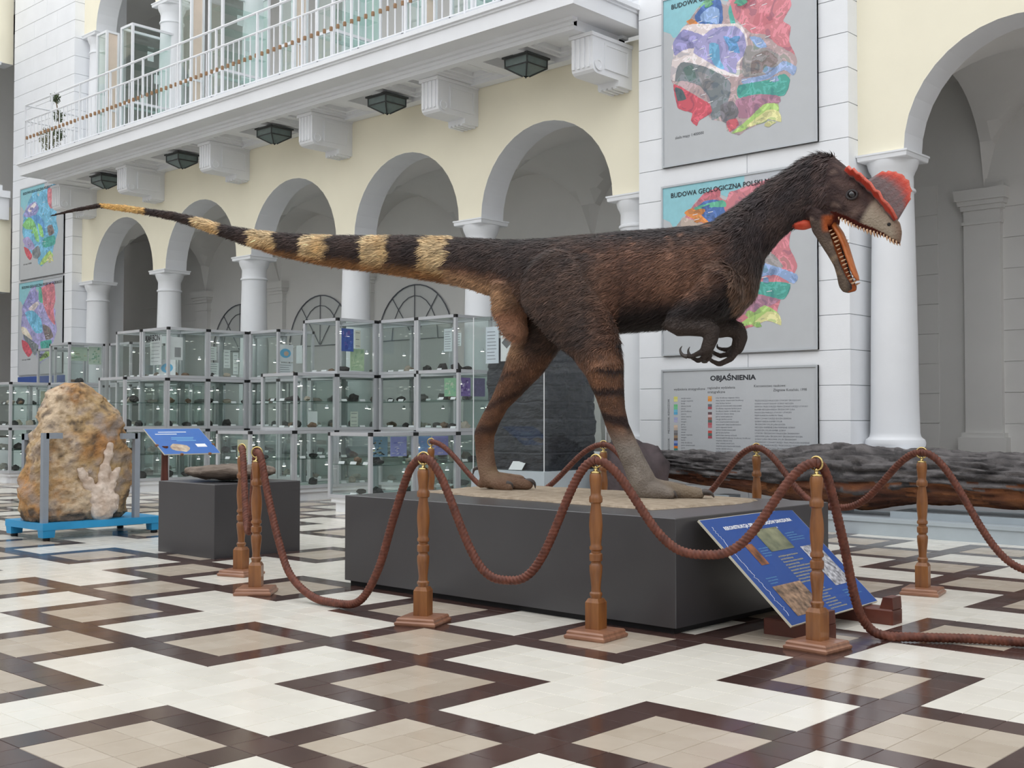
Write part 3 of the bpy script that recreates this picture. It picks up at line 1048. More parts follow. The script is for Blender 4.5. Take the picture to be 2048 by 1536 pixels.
MAPD = [((168, 162, 214), OUT)] + [
    ((150, 148, 206), [(80, 270), (230, 150), (400, 110), (440, 230), (250, 300)]),
    ((214, 122, 132), [(470, 110), (790, 60), (840, 240), (800, 330), (840, 500), (700, 420), (560, 260)]),
    ((92, 180, 150), [(460, 90), (520, 90), (560, 250), (470, 230)]),
    ((240, 224, 222), [(230, 290), (420, 230), (470, 260), (330, 330)]),
    ((110, 190, 226), [(150, 330), (330, 320), (520, 420), (560, 560), (400, 560), (240, 440)]),
    ((240, 224, 200), [(60, 480), (180, 500), (330, 620), (260, 640), (100, 560)]),
    ((116, 124, 128), [(110, 560), (330, 640), (470, 700), (400, 800), (220, 700)]),
    ((212, 78, 92), [(80, 620), (220, 660), (330, 760), (240, 810), (110, 720)]),
    ((124, 110, 106), [(560, 480), (720, 520), (800, 620), (640, 640)]),
    ((66, 164, 148), [(520, 660), (760, 650), (740, 740), (540, 730)]),
    ((176, 214, 112), [(470, 870), (560, 800), (700, 740), (780, 800), (620, 840)]),
]
def map_board(name, label, x0, x1, z0, z1, areas, title, tsize, scale_line, sea=True, seed=1):
    t = thing(name, label, 'map', (x0, 8.118, z0))
    w, h = x1 - x0, z1 - z0
    d = 0.03
    MB().box((0, -d, 0), (w, -0.002, h)).build('board', 'board_grey', t)
    for lo, hi in (((0, 0), (w, .022)), ((0, h - .022), (w, h)), ((0, .022), (.022, h - .022)), ((w - .022, .022), (w, h - .022))):
        MB().box((lo[0], -d - 0.012, lo[1]), (hi[0], -0.002, hi[1])).build('frame', 'frame_grey', t)
    mb = MB()
    mats = []
    def mi(rgb):
        m = ink(rgb) if rgb in ((150, 206, 216), (196, 200, 206)) else map_ink(rgb)
        if m not in mats:
            mats.append(m)
        return mats.index(m)
    P = lambda q: (q[0] / 1000 * w, h - q[1] / 1000 * h)
    y = -d - 0.0006
    if sea:
        add_area(mb, [P(q) for q in ((11, 11), (560, 11), (560, 60), (520, 90), (480, 130), (400, 95), (300, 80), (240, 110), (190, 170), (140, 200), (120, 240), (80, 245), (60, 215), (11, 190))], y, mi((150, 206, 216)))
        add_area(mb, [P(q) for q in ((560, 11), (989, 11), (989, 60), (800, 50), (560, 60))], y - 0.0002, mi((196, 200, 206)))
    if areas is not MAPA:
        pass
    else:
        add_area(mb, jag([P(q) for q in OUT], 0.008, seed), y - 0.0005, mi((186, 160, 160)))
    for k, (rgb, pts) in enumerate(areas):
        add_area(mb, jag([P(q) for q in pts], 0.011, seed + k), y - 0.0007 - 0.00006 * k, mi(rgb))
        if k % 3 == 1:                                     # darker islands inside the larger areas
            cx = sum(p[0] for p in pts) / len(pts)
            cz = sum(p[1] for p in pts) / len(pts)
            rr = random.Random(seed * 9 + k)
            for ii in range(3):
                ax, az = cx + rr.uniform(-30, 30), cz + rr.uniform(-30, 30)
                isl = [(ax + rr.uniform(14, 44) * math.cos(a), az + rr.uniform(8, 24) * math.sin(a)) for a in np.arange(0, 6.2, 0.9)]
                add_area(mb, jag([P(q) for q in isl], 0.006, k), y - 0.0028 - 0.00004 * (k + ii * 0.3), mi(tuple(int(c * .86) for c in rgb)))
    mb.build('printed_map', mats, t)
    rr = random.Random(seed)
    nm = MB()
    for _ in range(22):
        x, z = rr.uniform(.2, .72) * w, h - rr.uniform(.18, .7) * h
        nm.add([(x, y - 0.0045, z), (x + .07, y - 0.0045, z + .006), (x + .07, y - 0.0045, z + .014), (x, y - 0.0045, z + .008)], [(0, 1, 2, 3)])
    nm.build('place_names', 'white_ink', t, kind='stuff')
    me = text_mesh(title, tsize, bold=0.001)
    me.materials.append(M['ink'])
    obj('title', me, t, (0.14, y - 0.005, h - 0.155), (math.pi / 2, 0, 0))
    me = text_mesh(scale_line, 0.05)
    me.materials.append(M['ink'])
    obj('scale_note', me, t, (0.19, y - 0.001, 0.33), (math.pi / 2, 0, 0))
TTL = 'BUDOWA GEOLOGICZNA POLSKI NA GŁĘBOKOŚCI'
map_board('wall_map', 'large upper geological map on the pier behind the dinosaur', -5.725, -3.62, 4.23, 6.33, MAPA, TTL, 0.083, 'skala mapy 1:400000', seed=1)
map_board('wall_map', 'geological map half hidden behind the dinosaur neck', -5.74, -3.635, 1.91, 4.0, MAPC, TTL, 0.083, 'skala mapy 1:400000', seed=2)
map_board('wall_map', 'upper map on the corner pier, behind the tail tip', -23.48, -21.38, 4.25, 6.33, MAPB, TTL, 0.083, 'skala mapy 1:400000', seed=3)
map_board('wall_map', 'lower map on the corner pier, above the far cases', -23.48, -21.38, 2.1, 4.2, MAPD, TTL, 0.083, 'skala mapy 1:400000', seed=4)

def legend_board():
    x0, x1, z0, z1 = -5.745, -3.64, 0.45, 1.74
    t = thing('legend_board', 'grey map legend board headed OBJAŚNIENIA with colour swatches', 'sign', (x0, 8.118, z0))
    w, h = x1 - x0, z1 - z0
    d = 0.03
    MB().box((0, -d, 0), (w, -0.002, h)).build('board', 'board_grey', t)
    for lo, hi in (((0, 0), (w, .022)), ((0, h - .022), (w, h)), ((0, .022), (.022, h - .022)), ((w - .022, .022), (w, h - .022))):
        MB().box((lo[0], -d - 0.012, lo[1]), (hi[0], -0.002, hi[1])).build('frame', 'frame_grey', t)
    y = -d - 0.001
    def put(s, x, z, size, al='LEFT', bold=0.0, rot=0.0, m='ink', wide=1.0):
        me = text_mesh(s, size, al, bold, wide)
        me.materials.append(M[m])
        obj('lettering', me, t, (x * w, y, h - z), (math.pi / 2, -rot, 0))
    put('OBJAŚNIENIA', .48, .145, .08, 'CENTER', 0.003, wide=1.25)
    put('wydzielenia stratygraficzne', .085, .255, .042)
    put('regionalne wydzielenia', .315, .245, .042)
    put('stratygraficzne', .315, .295, .042)
    put('Kierownictwo naukowe:', .615, .235, .042)
    put('Zbigniew Kotański, 1998', .735, .285, .042)
    put('PAŃSTWOWY INSTYTUT GEOLOGICZNY', .49, 1.06, .052, 'CENTER', 0.001)
    put('MUZEUM GEOLOGICZNE', .49, 1.115, .052, 'CENTER', 0.001)
    for s, zz in (('KENOZOIK', .56), ('MEZOZOIK', .78), ('PALEOZOIK', 1.05)):
        put(s, .055, zz, .04, rot=math.pi / 2)
    sw1 = [(226, 220, 120), (230, 226, 150), None, (120, 204, 140), (126, 210, 160), (120, 196, 220), (96, 176, 214), None, (170, 176, 214), (188, 186, 216), None, (226, 200, 176), (206, 186, 170), (140, 138, 140), (120, 116, 116), (168, 140, 110), (110, 90, 84), (150, 170, 220), (66, 100, 170), (230, 130, 50), (66, 140, 130)]
    sw2 = [(236, 170, 90), (238, 150, 60), None, (108, 116, 124), (176, 84, 92), None, (110, 84, 88), (224, 196, 196), (160, 104, 90), (92, 110, 104), (190, 96, 104), (200, 120, 128), None, (206, 84, 76), (96, 120, 112), (176, 80, 92)]
    for col, xs in ((sw1, .085), (sw2, .318)):
        for i, c in enumerate(col):
            if c is None:
                continue
            zt = h - .33 - i * .0315
            MB().box((xs * w, y - .0005, zt - .03), (xs * w + .055, y, zt)).build('colour_swatch', ink(c), t)
    rr = random.Random(11)
    WORDS = 'trias górny środkowy dolny jura kreda karbon dewon perm kambr ordowik sylur trzeciorzęd czwartorzęd eocen paleocen neogen margle wapienie utwory'.split()
    def lines(x, z, n, step, wd, size, up=False):
        for i in range(n):
            s = ' '.join(rr.choice(WORDS) for _ in range(wd + rr.randrange(2)))
            put(s.upper() if up else s, x, z + i * step, size, m='ink_grey')
    lines(.135, .36, 21, .0315, 1, .026)
    lines(.37, .36, 21, .0315, 3, .026)
    lines(.62, .40, 19, .034, 4, .026, True)
    lines(.62, 1.06, 2, .04, 5, .026)
legend_board()
MB().box((-23.5, 8.09, 1.84), (-21.3, 8.118, 2.06)).build('trim_2', ink((60, 88, 160)), kind='structure')
# ------------------------------------------------------------------ stacked glass cases
CX, CY, CZ = 0.797, 0.727, 0.797
TZ = {1: 0.175, 2: 0.975, 3: 1.775}
RY = {0: 5.30, 1: 6.03, 2: 6.76, 3: 7.49}
M['case_floor'] = mat('pale_case_floor', (206, 212, 210), 0.5, var=0.02)
def case_proto(shelf):
    t = thing('glass_case', 'aluminium framed glass case', 'display case')
    f = MB()
    s = 0.042
    for x in (0, CX - s):
        for y in (0, CY - s):
            f.box((x, y, 0), (x + s, y + s, CZ))
    for z in (0, CZ - s):
        for y in (0, CY - s):
            f.box((s, y, z), (CX - s, y + s, z + s))
        for x in (0, CX - s):
            f.box((x, s, z), (x + s, CY - s, z + s))
    f.build('frame', 'alu', t)
    g = MB()
    e = 0.0012
    for x in (-e, CX - s - e):
        for y in (-e, CY - s - e):
            g.box((x, y, CZ - s - e), (x + s + 2 * e, y + s + 2 * e, CZ + e))
    g.build('corner_joints', 'black', t, kind='stuff')
    q = 0.003
    h = s / 2
    for lo, hi in (((s, h, s), (CX - s, h + q, CZ - s)), ((s, CY - h - q, s), (CX - s, CY - h, CZ - s)), ((h, s, s), (h + q, CY - s, CZ - s)), ((CX - h - q, s, s), (CX - h, CY - s, CZ - s)), ((s, s, CZ - h), (CX - s, CY - s, CZ - h + q))):
        MB().box(lo, hi).build('pane', 'glass', t)
    MB().box((s, s, 0.012), (CX - s, CY - s, 0.03)).build('case_bottom', 'case_floor', t)
    if shelf:
        MB().box((s, s, 0.40), (CX - s, CY - s, 0.408)).build('shelf', 'glass_shelf', t)
    for x, y, z in ((0.08, CY - 0.09, CZ - 0.13), (CX - 0.09, 0.12, CZ - 0.16), (CX - 0.1, CY - 0.1, 0.34)):
        sp = MB().lathe([(0.012, 0.02), (0.018, 0.0), (0.026, -0.025)], 10, (x, y, z)).build('spotlight', 'alu', t)
        MB().lathe([(0.001, -0.026), (0.023, -0.026), (0.021, -0.030), (0.001, -0.031)], 10, (x, y, z)).build('bulb', 'spot', sp)
    return t
_pa, _pb = case_proto(True), case_proto(False)
_used = {}
CASES = []
ORD = ['front', 'second', 'third', 'fourth', 'fifth', 'sixth', 'seventh']
_cnt = {}
def put_case(x, y, tier, block):
    shelf = tier < 3
    p = _pa if shelf else _pb
    o = copy_tree(p) if _used.get(shelf) else p
    _used[shelf] = True
    o.location = (x, y, TZ[tier])
    tn = {1: 'bottom', 2: 'middle', 3: 'top'}[tier]
    k = _cnt[tn, block] = _cnt.get((tn, block), -1) + 1
    o['label'] = '%s glass case of the %s tier, %s' % (ORD[k], tn, block)
    o['group'] = 'glass cases of the %s' % block
    CASES.append((x, y, tier, o))
    return o
BL = {
    'A': 'stack beside the black block',
    'AB': 'back row behind the tail base',
    'B': 'stack with the blue painting',
    'BC': 'back row between two stacks',
    'C': 'stack marked KARBON',
    'CD': 'back row behind the boulder',
    'D': 'far stack below the corner maps',
}
def cells(block, x, spec):
    for tier, rows in spec.items():
        for r in rows:
            put_case(x, RY[r], tier, BL[block])
cells('A', -8.75, {1: (0, 1, 2, 3), 2: (2, 3)})
cells('AB', -10.35, {1: (3,), 2: (3,), 3: (3,)})
cells('AB', -9.55, {1: (3,), 2: (3,), 3: (3,)})
cells('B', -11.2, {1: (0, 1, 2, 3), 2: (1, 2, 3), 3: (2, 3)})
cells('BC', -12.8, {1: (3,), 2: (3,)})
cells('BC', -12.0, {1: (3,), 2: (3,)})
cells('BC', -13.62, {1: (3,), 2: (3,), 3: (3,)})
cells('C', -14.48, {1: (0, 1, 2, 3), 2: (0, 1, 2, 3), 3: (1, 2, 3)})
cells('C', -15.3, {1: (1, 2, 3), 2: (1, 2), 3: (1,)})
cells('CD', -17.0, {1: (3,), 2: (3,)})
cells('CD', -16.2, {1: (3,), 2: (3,)})
cells('CD', -18.25, {1: (3,), 2: (3,), 3: (3,)})
cells('D', -18.4, {1: (0,), 2: (0,)})
cells('D', -19.2, {1: (0, 1, 2), 2: (0, 1, 2), 3: (2,)})
for z in (1, 2, 3):
    put_case(-21.0, 7.36, z, BL['D'])
# low grey plinths the bottom cases stand on
def case_plinth(x0, x1, y0, y1, lab):
    t = MB().box((x0 + 0.07, y0 + 0.07, 0), (x1 - 0.07, y1 - 0.03, 0.12)).box((x0 + 0.03, y0 + 0.03, 0.12), (x1 - 0.03, y1 - 0.03, 0.175)).build('case_plinth', 'white2')
    tag(t, lab, 'plinth')
case_plinth(-8.75, -7.95, 5.30, 8.22, 'low pale plinth under the stack beside the black block')
case_plinth(-10.35, -8.75, 7.49, 8.22, 'low pale plinth under the back row of cases')
case_plinth(-11.2, -10.4, 5.30, 8.22, 'low pale plinth under the stack with the blue painting')
case_plinth(-13.62, -11.2, 7.49, 8.22, 'low pale plinth under the back row between two stacks')
case_plinth(-14.48, -13.68, 5.30, 8.22, 'low pale plinth under the stack marked KARBON')
case_plinth(-15.3, -14.5, 6.03, 8.22, 'low pale plinth under the side cases of the KARBON stack')
case_plinth(-18.25, -16.2, 7.49, 8.22, 'low pale plinth behind the boulder')
case_plinth(-19.2, -18.4, 5.30, 7.49, 'low pale plinth under the far stack')
case_plinth(-18.4, -17.6, 5.30, 6.03, 'low pale plinth under the front cases of the far stack')
case_plinth(-21.0, -20.2, 7.36, 8.09, 'low pale plinth under the corner pier maps')

# ------------------------------------------------------------------ specimens and cards inside the cases
M['rock_dark'] = mat('dark_grey_rock', (40, 38, 40), 0.8, rgb2=(76, 72, 70), vscale=14, bump=0.4, bscale=30)
M['rock_brown'] = mat('brown_rock', (96, 72, 58), 0.85, rgb2=(140, 116, 96), vscale=14, bump=0.4, bscale=30)
M['rock_pale'] = mat('pale_rock', (150, 138, 122), 0.85, rgb2=(196, 186, 172), vscale=14, bump=0.4, bscale=30)
_rk = {}
for nm in ('rock_dark', 'rock_brown', 'rock_pale'):
    for k in range(4):
        me = rock_mesh('rock_specimen', 1.0, 0.7 + 0.1 * k, 0.62 + 0.12 * (k % 3), 10 + k * 3 + len(nm), 0.42, 2)
        me.materials.append(M[nm])
        _rk[nm, k] = me
card_me = MB().obox((0, 0, 0.019), (0.095, 0.004, 0.036), Matrix.Rotation(-0.45, 3, 'X')).build('specimen_card', 'paper')
_card = card_me.data
bpy.data.objects.remove(card_me)
rs = random.Random(21)
TN = {1: 'bottom', 2: 'middle', 3: 'top'}
NMW = {'rock_dark': 'dark grey', 'rock_brown': 'brown', 'rock_pale': 'pale'}
def specimen(x, y, z, s, kind, where, k=None, sc=(1, 1, 1), pos=''):
    o = obj('rock_specimen', _rk[kind, rs.randrange(4) if k is None else k], None, (x, y, z), (0, 0, rs.uniform(0, 6.28)))
    o.scale = (s * sc[0], s * sc[1], s * sc[2])
    tag(o, '%s %s rock %s' % (pos, NMW[kind], where), 'rock', 'rock specimens ' + where)
    return o
def card(x, y, z, where, pos=''):
    global _last
    o = _last = obj('specimen_card', _card, None, (x, y, z), (0, 0, rs.uniform(-.1, .25)))
    tag(o, pos + ' white caption card ' + where, 'card', 'caption cards ' + where)
def hidden(x, y, t):
    # cells behind another case of the same tier, seen only through two walls of glass
    return any(abs(c[0] - x) < 0.2 and 0 < y - c[1] < 0.8 and c[2] == t for c in CASES)
for (x, y, tier, o) in CASES:
    b = o['label'].split(', ')[1]
    od = o['label'].split()[0]
    z = TZ[tier] + 0.031
    deep = hidden(x, y, tier)
    kinds = ('rock_dark', 'rock_dark', 'rock_dark', 'rock_brown', 'rock_pale')
    levels = [(z, 'in the %s %s case, %s' % (od, TN[tier], b))] + ([(TZ[tier] + 0.409, 'on the %s %s shelf, %s' % (od, TN[tier], b))] if tier < 3 else [])
    for zz, where in levels:
        n = 2 if deep else 3
        for k in range(n):
            s = rs.uniform(0.055, 0.082)
            if deep:                                     # set along the visible end wall
                px, py = x + CX - 0.26 - rs.uniform(0, .05), y + 0.19 + 0.34 * k
            else:
                px, py = x + 0.17 + 0.225 * k, y + 0.26 + rs.uniform(0, .18)
            pos = ('nearer', 'farther')[k] if deep else ('left', 'middle', 'right')[k]
            specimen(px, py, zz, s, rs.choice(kinds), where, pos=pos)
            if rs.random() < 0.75:
                if deep:
                    card(x + CX - 0.075, py, zz, where, pos)
                    _last.rotation_euler = (0, 0, math.pi / 2)
                else:
                    card(px, y + 0.075, zz, where, pos)

# prints, captions and pictures hung in the cases
def sheet(name, c, w, h, face, rgb, label, cat='print', extra=None):
    """A thin hung sheet: face 'front' looks down -Y, 'side' looks down +X."""
    t = thing(name, label, cat, c, 0 if face == 'front' else math.pi / 2)
    MB().box((-w / 2, -0.003, -h / 2), (w / 2, 0.003, h / 2)).build('sheet', ink(rgb, 0.04) if not isinstance(rgb, str) else rgb, t)
    if extra:
        extra(t, w, h)
    return t
def lines_on(t, w, h, n=7, m='ink_grey'):
    for k in range(n):
        z = h * (0.36 - 0.74 * k / max(1, n - 1))
        MB().box((-w * .38, -0.0042, z - 0.003), (w * rs.uniform(.2, .38), -0.0032, z + 0.003)).build('text_line', m, t)
def globe(t, w, h):
    mb = MB()
    n = 24
    mb.add([(w * .36 * math.cos(2 * math.pi * k / n), -0.004, h * .27 * math.sin(2 * math.pi * k / n)) for k in range(n)], [tuple(range(n))])
    mb.build('printed_ellipse', ink((110, 186, 226)), t)
    mb = MB()
    mb.add([(w * (.05 + .17 * math.cos(k)), -0.0048, h * (-.02 + .15 * math.sin(k * 1.0))) for k in (0, .7, 1.5, 2.4, 3.2, 4.1, 5.2)], [tuple(range(7))])
    mb.build('printed_land', ink((206, 178, 158)), t)
def painting(mats, seed, vertical=True):
    def f(t, w, h):
        r = random.Random(seed)
        mb = MB()
        n = 26
        for k in range(n):
            a, b = r.uniform(-.46, .3) * w, r.uniform(-.46, .3) * h
            c, d = r.uniform(.05, .3) * w, r.uniform(.03, .22) * h
            if not vertical:
                d *= .5
            x1, z1 = min(a + c, w * .48), min(b + d, h * .48)
            mb.add([(a, -0.0036 - k * 0.00012, b), (x1, -0.0036 - k * 0.00012, b + d * .3), (x1 - c * .3, -0.0036 - k * 0.00012, z1), (a + c * .1, -0.0036 - k * 0.00012, z1 - d * .2)], [(0, 1, 2, 3)], k % len(mats))
        mb.build('brush_strokes', [ink(q) for q in mats], t, kind='stuff')
    return f
def heading(s, size, x, y, z, face, label):
    me = text_mesh(s, size, 'CENTER', 0.004, 0.8)
    me.materials.append(M['ink'])
    o = obj('period_heading', me, None, (x, y, z), (math.pi / 2, 0, 0 if face == 'front' else math.pi / 2))
    tag(o, label, 'sign')
# KARBON stack, top tier
heading('KARBON', 0.135, -14.16, 6.03 + 0.012, 2.37, 'front', 'black lettering KARBON on the glass of a top case')
sheet('caption_sheet', (-14.40, 6.24, 2.24), 0.34, 0.48, 'front', (226, 228, 230), 'white text sheet just below the KARBON lettering', extra=lambda t, w, h: lines_on(t, w, h))
sheet('caption_sheet', (-13.73, 6.20, 2.24), 0.24, 0.36, 'side', (226, 228, 230), 'white sheet with a grey picture beside the KARBON corner post', extra=lambda t, w, h: MB().box((-w * .1, -.004, -h * .38), (w * .36, -.0032, h * .05)).build('grey_picture', ink((150, 150, 152)), t))
sheet('world_map_print', (-14.22, 6.34, 1.95), 0.50, 0.28, 'front', (232, 234, 236), 'print of a blue oval world map in the KARBON case', extra=globe)
for i, (yy, zz, w, h) in enumerate(((6.95, 2.2, .2, .22), (7.0, 1.95, .18, .2), (7.25, 2.12, .12, .3), (7.42, 2.05, .1, .36))):
    sheet('caption_sheet', (-13.9, yy, zz), w, h, 'side', (218, 226, 224), 'pale text sheet in the top tier right of the KARBON corner, ' + ['uppermost', 'below the uppermost', 'third', 'fourth and tallest'][i], extra=lambda t, w, h: lines_on(t, w, h, 5))
sheet('caption_sheet', (-13.1, 8.12, 2.2), 0.16, 0.3, 'front', (214, 222, 222), 'pale text sheet at the back of the case between the stacks')
sheet('world_map_print', (-12.98, 7.75, 2.2), 0.3, 0.28, 'side', (228, 232, 236), 'print of a blue oval map on the end wall of the back row', extra=globe)
sheet('caption_sheet', (-12.98, 7.75, 1.92), 0.3, 0.24, 'side', (228, 232, 236), 'white text sheet hung below the blue oval map', extra=lambda t, w, h: lines_on(t, w, h, 6))
# stack with the blue painting
sheet('blue_painting', (-10.62, 7.12, 2.28), 0.22, 0.33, 'side', (70, 96, 176), 'blue and violet abstract painting in a top case', 'painting', painting([(78, 104, 190), (60, 78, 160), (110, 90, 170), (150, 140, 206), (90, 120, 200)], 3))
sheet('caption_sheet', (-10.62, 7.31, 2.30), 0.1, 0.26, 'side', (226, 226, 214), 'narrow cream sheet beside the blue painting', extra=lambda t, w, h: lines_on(t, w, h, 3, 'ink'))
sheet('green_painting', (-10.64, 7.32, 2.0), 0.26, 0.32, 'side', (176, 198, 166), 'pale green painting below the narrow cream sheet', 'painting', painting([(186, 206, 172), (164, 190, 156), (200, 214, 186), (150, 178, 150)], 4))
sheet('leaning_board', (-10.62, 6.5, 1.12), 0.16, 0.24, 'side', (220, 224, 226), 'white board leaning on the middle case floor', 'board')
sheet('leaning_board', (-10.62, 7.25, 1.13), 0.14, 0.22, 'side', (206, 212, 200), 'cream board with two printed shells in the middle case', 'board', extra=lambda t, w, h: lines_on(t, w, h, 4))
# back row
sheet('caption_sheet', (-9.12, 7.7, 2.24), 0.16, 0.32, 'front', (214, 224, 228), 'tall pale text sheet in the back row top case', extra=lambda t, w, h: lines_on(t, w, h, 8))
sheet('caption_sheet', (-8.93, 7.7, 2.24), 0.15, 0.18, 'front', (210, 220, 222), 'short pale text sheet in the back row top case', extra=lambda t, w, h: lines_on(t, w, h, 5))
sheet('green_print', (-8.3, 6.95, 1.55), 0.22, 0.24, 'front', (150, 196, 160), 'green painted picture in the middle case of the near stack', 'painting', painting([(150, 196, 160), (176, 214, 176), (200, 212, 190), (130, 186, 160)], 6))
sheet('violet_print', (-8.06, 6.98, 1.55), 0.2, 0.24, 'side', (120, 92, 168), 'violet and white painted picture beside the corner post', 'painting', painting([(90, 60, 140), (170, 150, 200), (70, 40, 120), (200, 190, 216)], 7))
sheet('violet_print', (-8.06, 7.24, 1.55), 0.22, 0.24, 'side', (92, 80, 132), 'dull violet painted picture, second along the near stack', 'painting', painting([(92, 80, 132), (80, 70, 120), (110, 96, 150)], 8))
# bottom tier of the near stack
sheet('coast_painting', (-8.06, 5.52, 0.80), 0.28, 0.24, 'side', (120, 150, 170), 'painting of a dark whale-like rock and blue sea', 'painting', painting([(70, 74, 70), (170, 176, 150), (60, 110, 160), (140, 130, 100), (50, 52, 50)], 9, False))
sheet('sky_painting', (-8.06, 5.84, 0.80), 0.26, 0.24, 'side', (150, 156, 212), 'lilac and blue sky painting left of the brass hook post', 'painting', painting([(150, 156, 212), (190, 196, 226), (110, 120, 196), (208, 206, 226)], 10, False))
sheet('sky_painting', (-8.06, 6.24, 0.80), 0.28, 0.24, 'side', (120, 160, 214), 'bright blue sky painting, third along the bottom tier', 'painting', painting([(120, 160, 214), (150, 190, 226), (90, 120, 200), (160, 170, 220)], 11, False))
sheet('sky_painting', (-8.06, 6.54, 0.80), 0.28, 0.24, 'side', (150, 150, 214), 'violet striped sky painting, fourth along the bottom tier', 'painting', painting([(150, 150, 214), (206, 196, 214), (110, 116, 196), (190, 180, 210)], 12, False))
sheet('river_painting', (-10.8, 5.5, 0.70), 0.36, 0.3, 'front', (206, 206, 180), 'cream painting of a winding river behind the stone slab', 'painting', painting([(206, 206, 180), (214, 200, 160), (180, 192, 186), (220, 220, 200), (160, 170, 170)], 13, False))
# far stack
sheet('landscape_painting', (-18.50, 7.0, 2.36), 0.36, 0.26, 'side', (186, 204, 186), 'green woodland painting in the far top case', 'painting', painting([(150, 180, 150), (120, 156, 130), (196, 206, 180), (180, 160, 120)], 14, False))
sheet('landscape_painting', (-18.50, 7.33, 2.34), 0.26, 0.34, 'side', (200, 214, 200), 'pale green painting beside the woodland painting', 'painting', painting([(160, 190, 160), (206, 216, 196), (130, 170, 150)], 15))
sheet('landscape_painting', (-18.50, 6.45, 1.5), 0.36, 0.28, 'side', (200, 196, 170), 'painting of an ochre hill under a pale sky', 'painting', painting([(180, 170, 110), (206, 160, 110), (210, 214, 206), (150, 160, 90)], 16, False))
sheet('landscape_painting', (-18.50, 6.78, 1.5), 0.28, 0.32, 'side', (96, 92, 70), 'dark painting of pale reeds in the far case', 'painting', painting([(70, 70, 56), (190, 186, 140), (110, 110, 76), (220, 214, 180)], 17))
heading('DEWON', 0.12, -20.72, 7.368, 2.38, 'front', 'black lettering DEWON on a far top case')

# ------------------------------------------------------------------ black block under glass
M['coal'] = mat('black_coal_rock', (34, 36, 42), 0.55, rgb2=(58, 60, 68), vscale=5, bump=0.6, bscale=14, stretch=(1, 1, 3))
def coal_block():
    t = thing('coal_block', 'tall black layered rock block inside a large glass cover', 'rock', (-6.29, 6.46, 0.562))
    n, m = 96, 90
    v = []
    for i in range(m + 1):
        z = 1.5 * i / m
        lay = 0.02 * mnoise.noise(Vector((0, 0, z * 7.0))) + (0.018 if (z * 5.3) % 1 < 0.12 else 0)
        for k in range(n):
            a = 2 * math.pi * k / n
            c, s = math.cos(a), math.sin(a)
            q = 1 / max(abs(c), abs(s))
            q = min(q, 1.32)
            hw, hd = 0.47 - 0.06 * (z / 1.5) ** 3, 0.47
            d = 1 + 0.05 * fbm((c * 1.5, s * 1.5, z * 2), 1.7, 4, 3) + 0.02 * fbm((c * 5, s * 5, z * 9), 2, 3, 5) - lay
            v.append((c * q * hw * d, s * q * hd * d, z + 0.04 * fbm((c, s, 0), 2, 3, 1) * (i / m)))
    f = []
    for i in range(m):
        for k in range(n):
            j = (k + 1) % n
            f.append((i * n + k, i * n + j, i * n + n + j, i * n + n + k))
    f += [tuple(range(n - 1, -1, -1)), tuple(m * n + k for k in range(n))]
    MB().add(v, f).build('block_body', 'coal', t)
coal_block()
t = thing('glass_cover', 'frameless tall glass cover on a pale grey base around the black block', 'display case', (-6.85, 5.88, 0))
MB().box((0, 0, 0), (1.12, 1.12, 0.56)).build('base', 'greyblue', t)
for lo, hi in (((.02, .02, .56), (1.10, .028, 2.3)), ((.02, 1.092, .56), (1.10, 1.1, 2.3)), ((.02, .028, .56), (.028, 1.092, 2.3)), ((1.092, .028, .56), (1.10, 1.092, 2.3)), ((.02, .02, 2.3), (1.10, 1.10, 2.308))):
    MB().box(lo, hi).build('pane', 'glass', t)
for x, y in ((.018, .018), (1.102, .018), (1.102, 1.102), (.018, 1.102)):
    MB().box((x - .004, y - .004, .56), (x + .004, y + .004, 2.31)).build('corner_seam', 'paper', t)
t = thing('caption_sheet', 'white caption card on the base of the black block', 'card', (-6.2, 5.93, 0.565))
MB().obox((0, 0.03, 0.05), (0.2, 0.004, 0.12), Matrix.Rotation(-0.7, 3, 'X')).build('sheet', 'paper', t)
sheet('caption_sheet', (-6.55, 5.916, 1.98), 0.2, 0.42, 'front', (214, 222, 232), 'tall pale sheet hung left of the block diagram', extra=lambda t, w, h: lines_on(t, w, h, 9))
sheet('diagram_print', (-6.32, 5.916, 2.0), 0.19, 0.42, 'front', (230, 232, 234), 'white print with a grey block diagram beside the black rock', extra=lambda t, w, h: MB().add([(-.08, -.004, .0), (0, -.004, .07), (.08, -.004, 0), (0, -.004, -.07)], [(0, 1, 2, 3)]).build('grey_diagram', ink((110, 112, 114)), t))
# ------------------------------------------------------------------ plinths
M['darkbox'] = mat('charcoal_paint', (60, 59, 62), 0.34, spec=0.8, var=0.07, vscale=3, bump=0.04, bscale=300)
M['shadow_gap'] = mat('black_skirting', (26, 26, 28), 0.8)
PZ = 0.616
t = thing('dinosaur_plinth', 'large low charcoal plinth under the dinosaur', 'plinth', (-3.66, 1.437, 0))
MB().bbox((0, 0, 0.035), (2.753, 1.68, PZ), 0.004).build('box_body', 'darkbox', t)
MB().box((0.03, 0.03, 0), (2.72, 1.65, 0.035)).build('recessed_base', 'shadow_gap', t)
mb = MB()
r_ = random.Random(2)
outl = [(-3.48, 2.02), (-2.9, 1.93), (-2.2, 1.86), (-1.7, 1.82), (-1.33, 1.80), (-1.25, 2.2), (-1.22, 2.6), (-1.30, 2.92), (-2.0, 3.0), (-2.8, 3.03), (-3.45, 3.04), (-3.55, 2.6)]
ring = []
for i in range(len(outl)):
    a, b = Vector(outl[i]), Vector(outl[(i + 1) % len(outl)])
    for k in range(10):
        q = a + (b - a) * k / 10
        ring.append((q.x + r_.uniform(-.012, .012), q.y + r_.uniform(-.012, .012)))
n = len(ring)
cx, cy = -2.4, 2.4
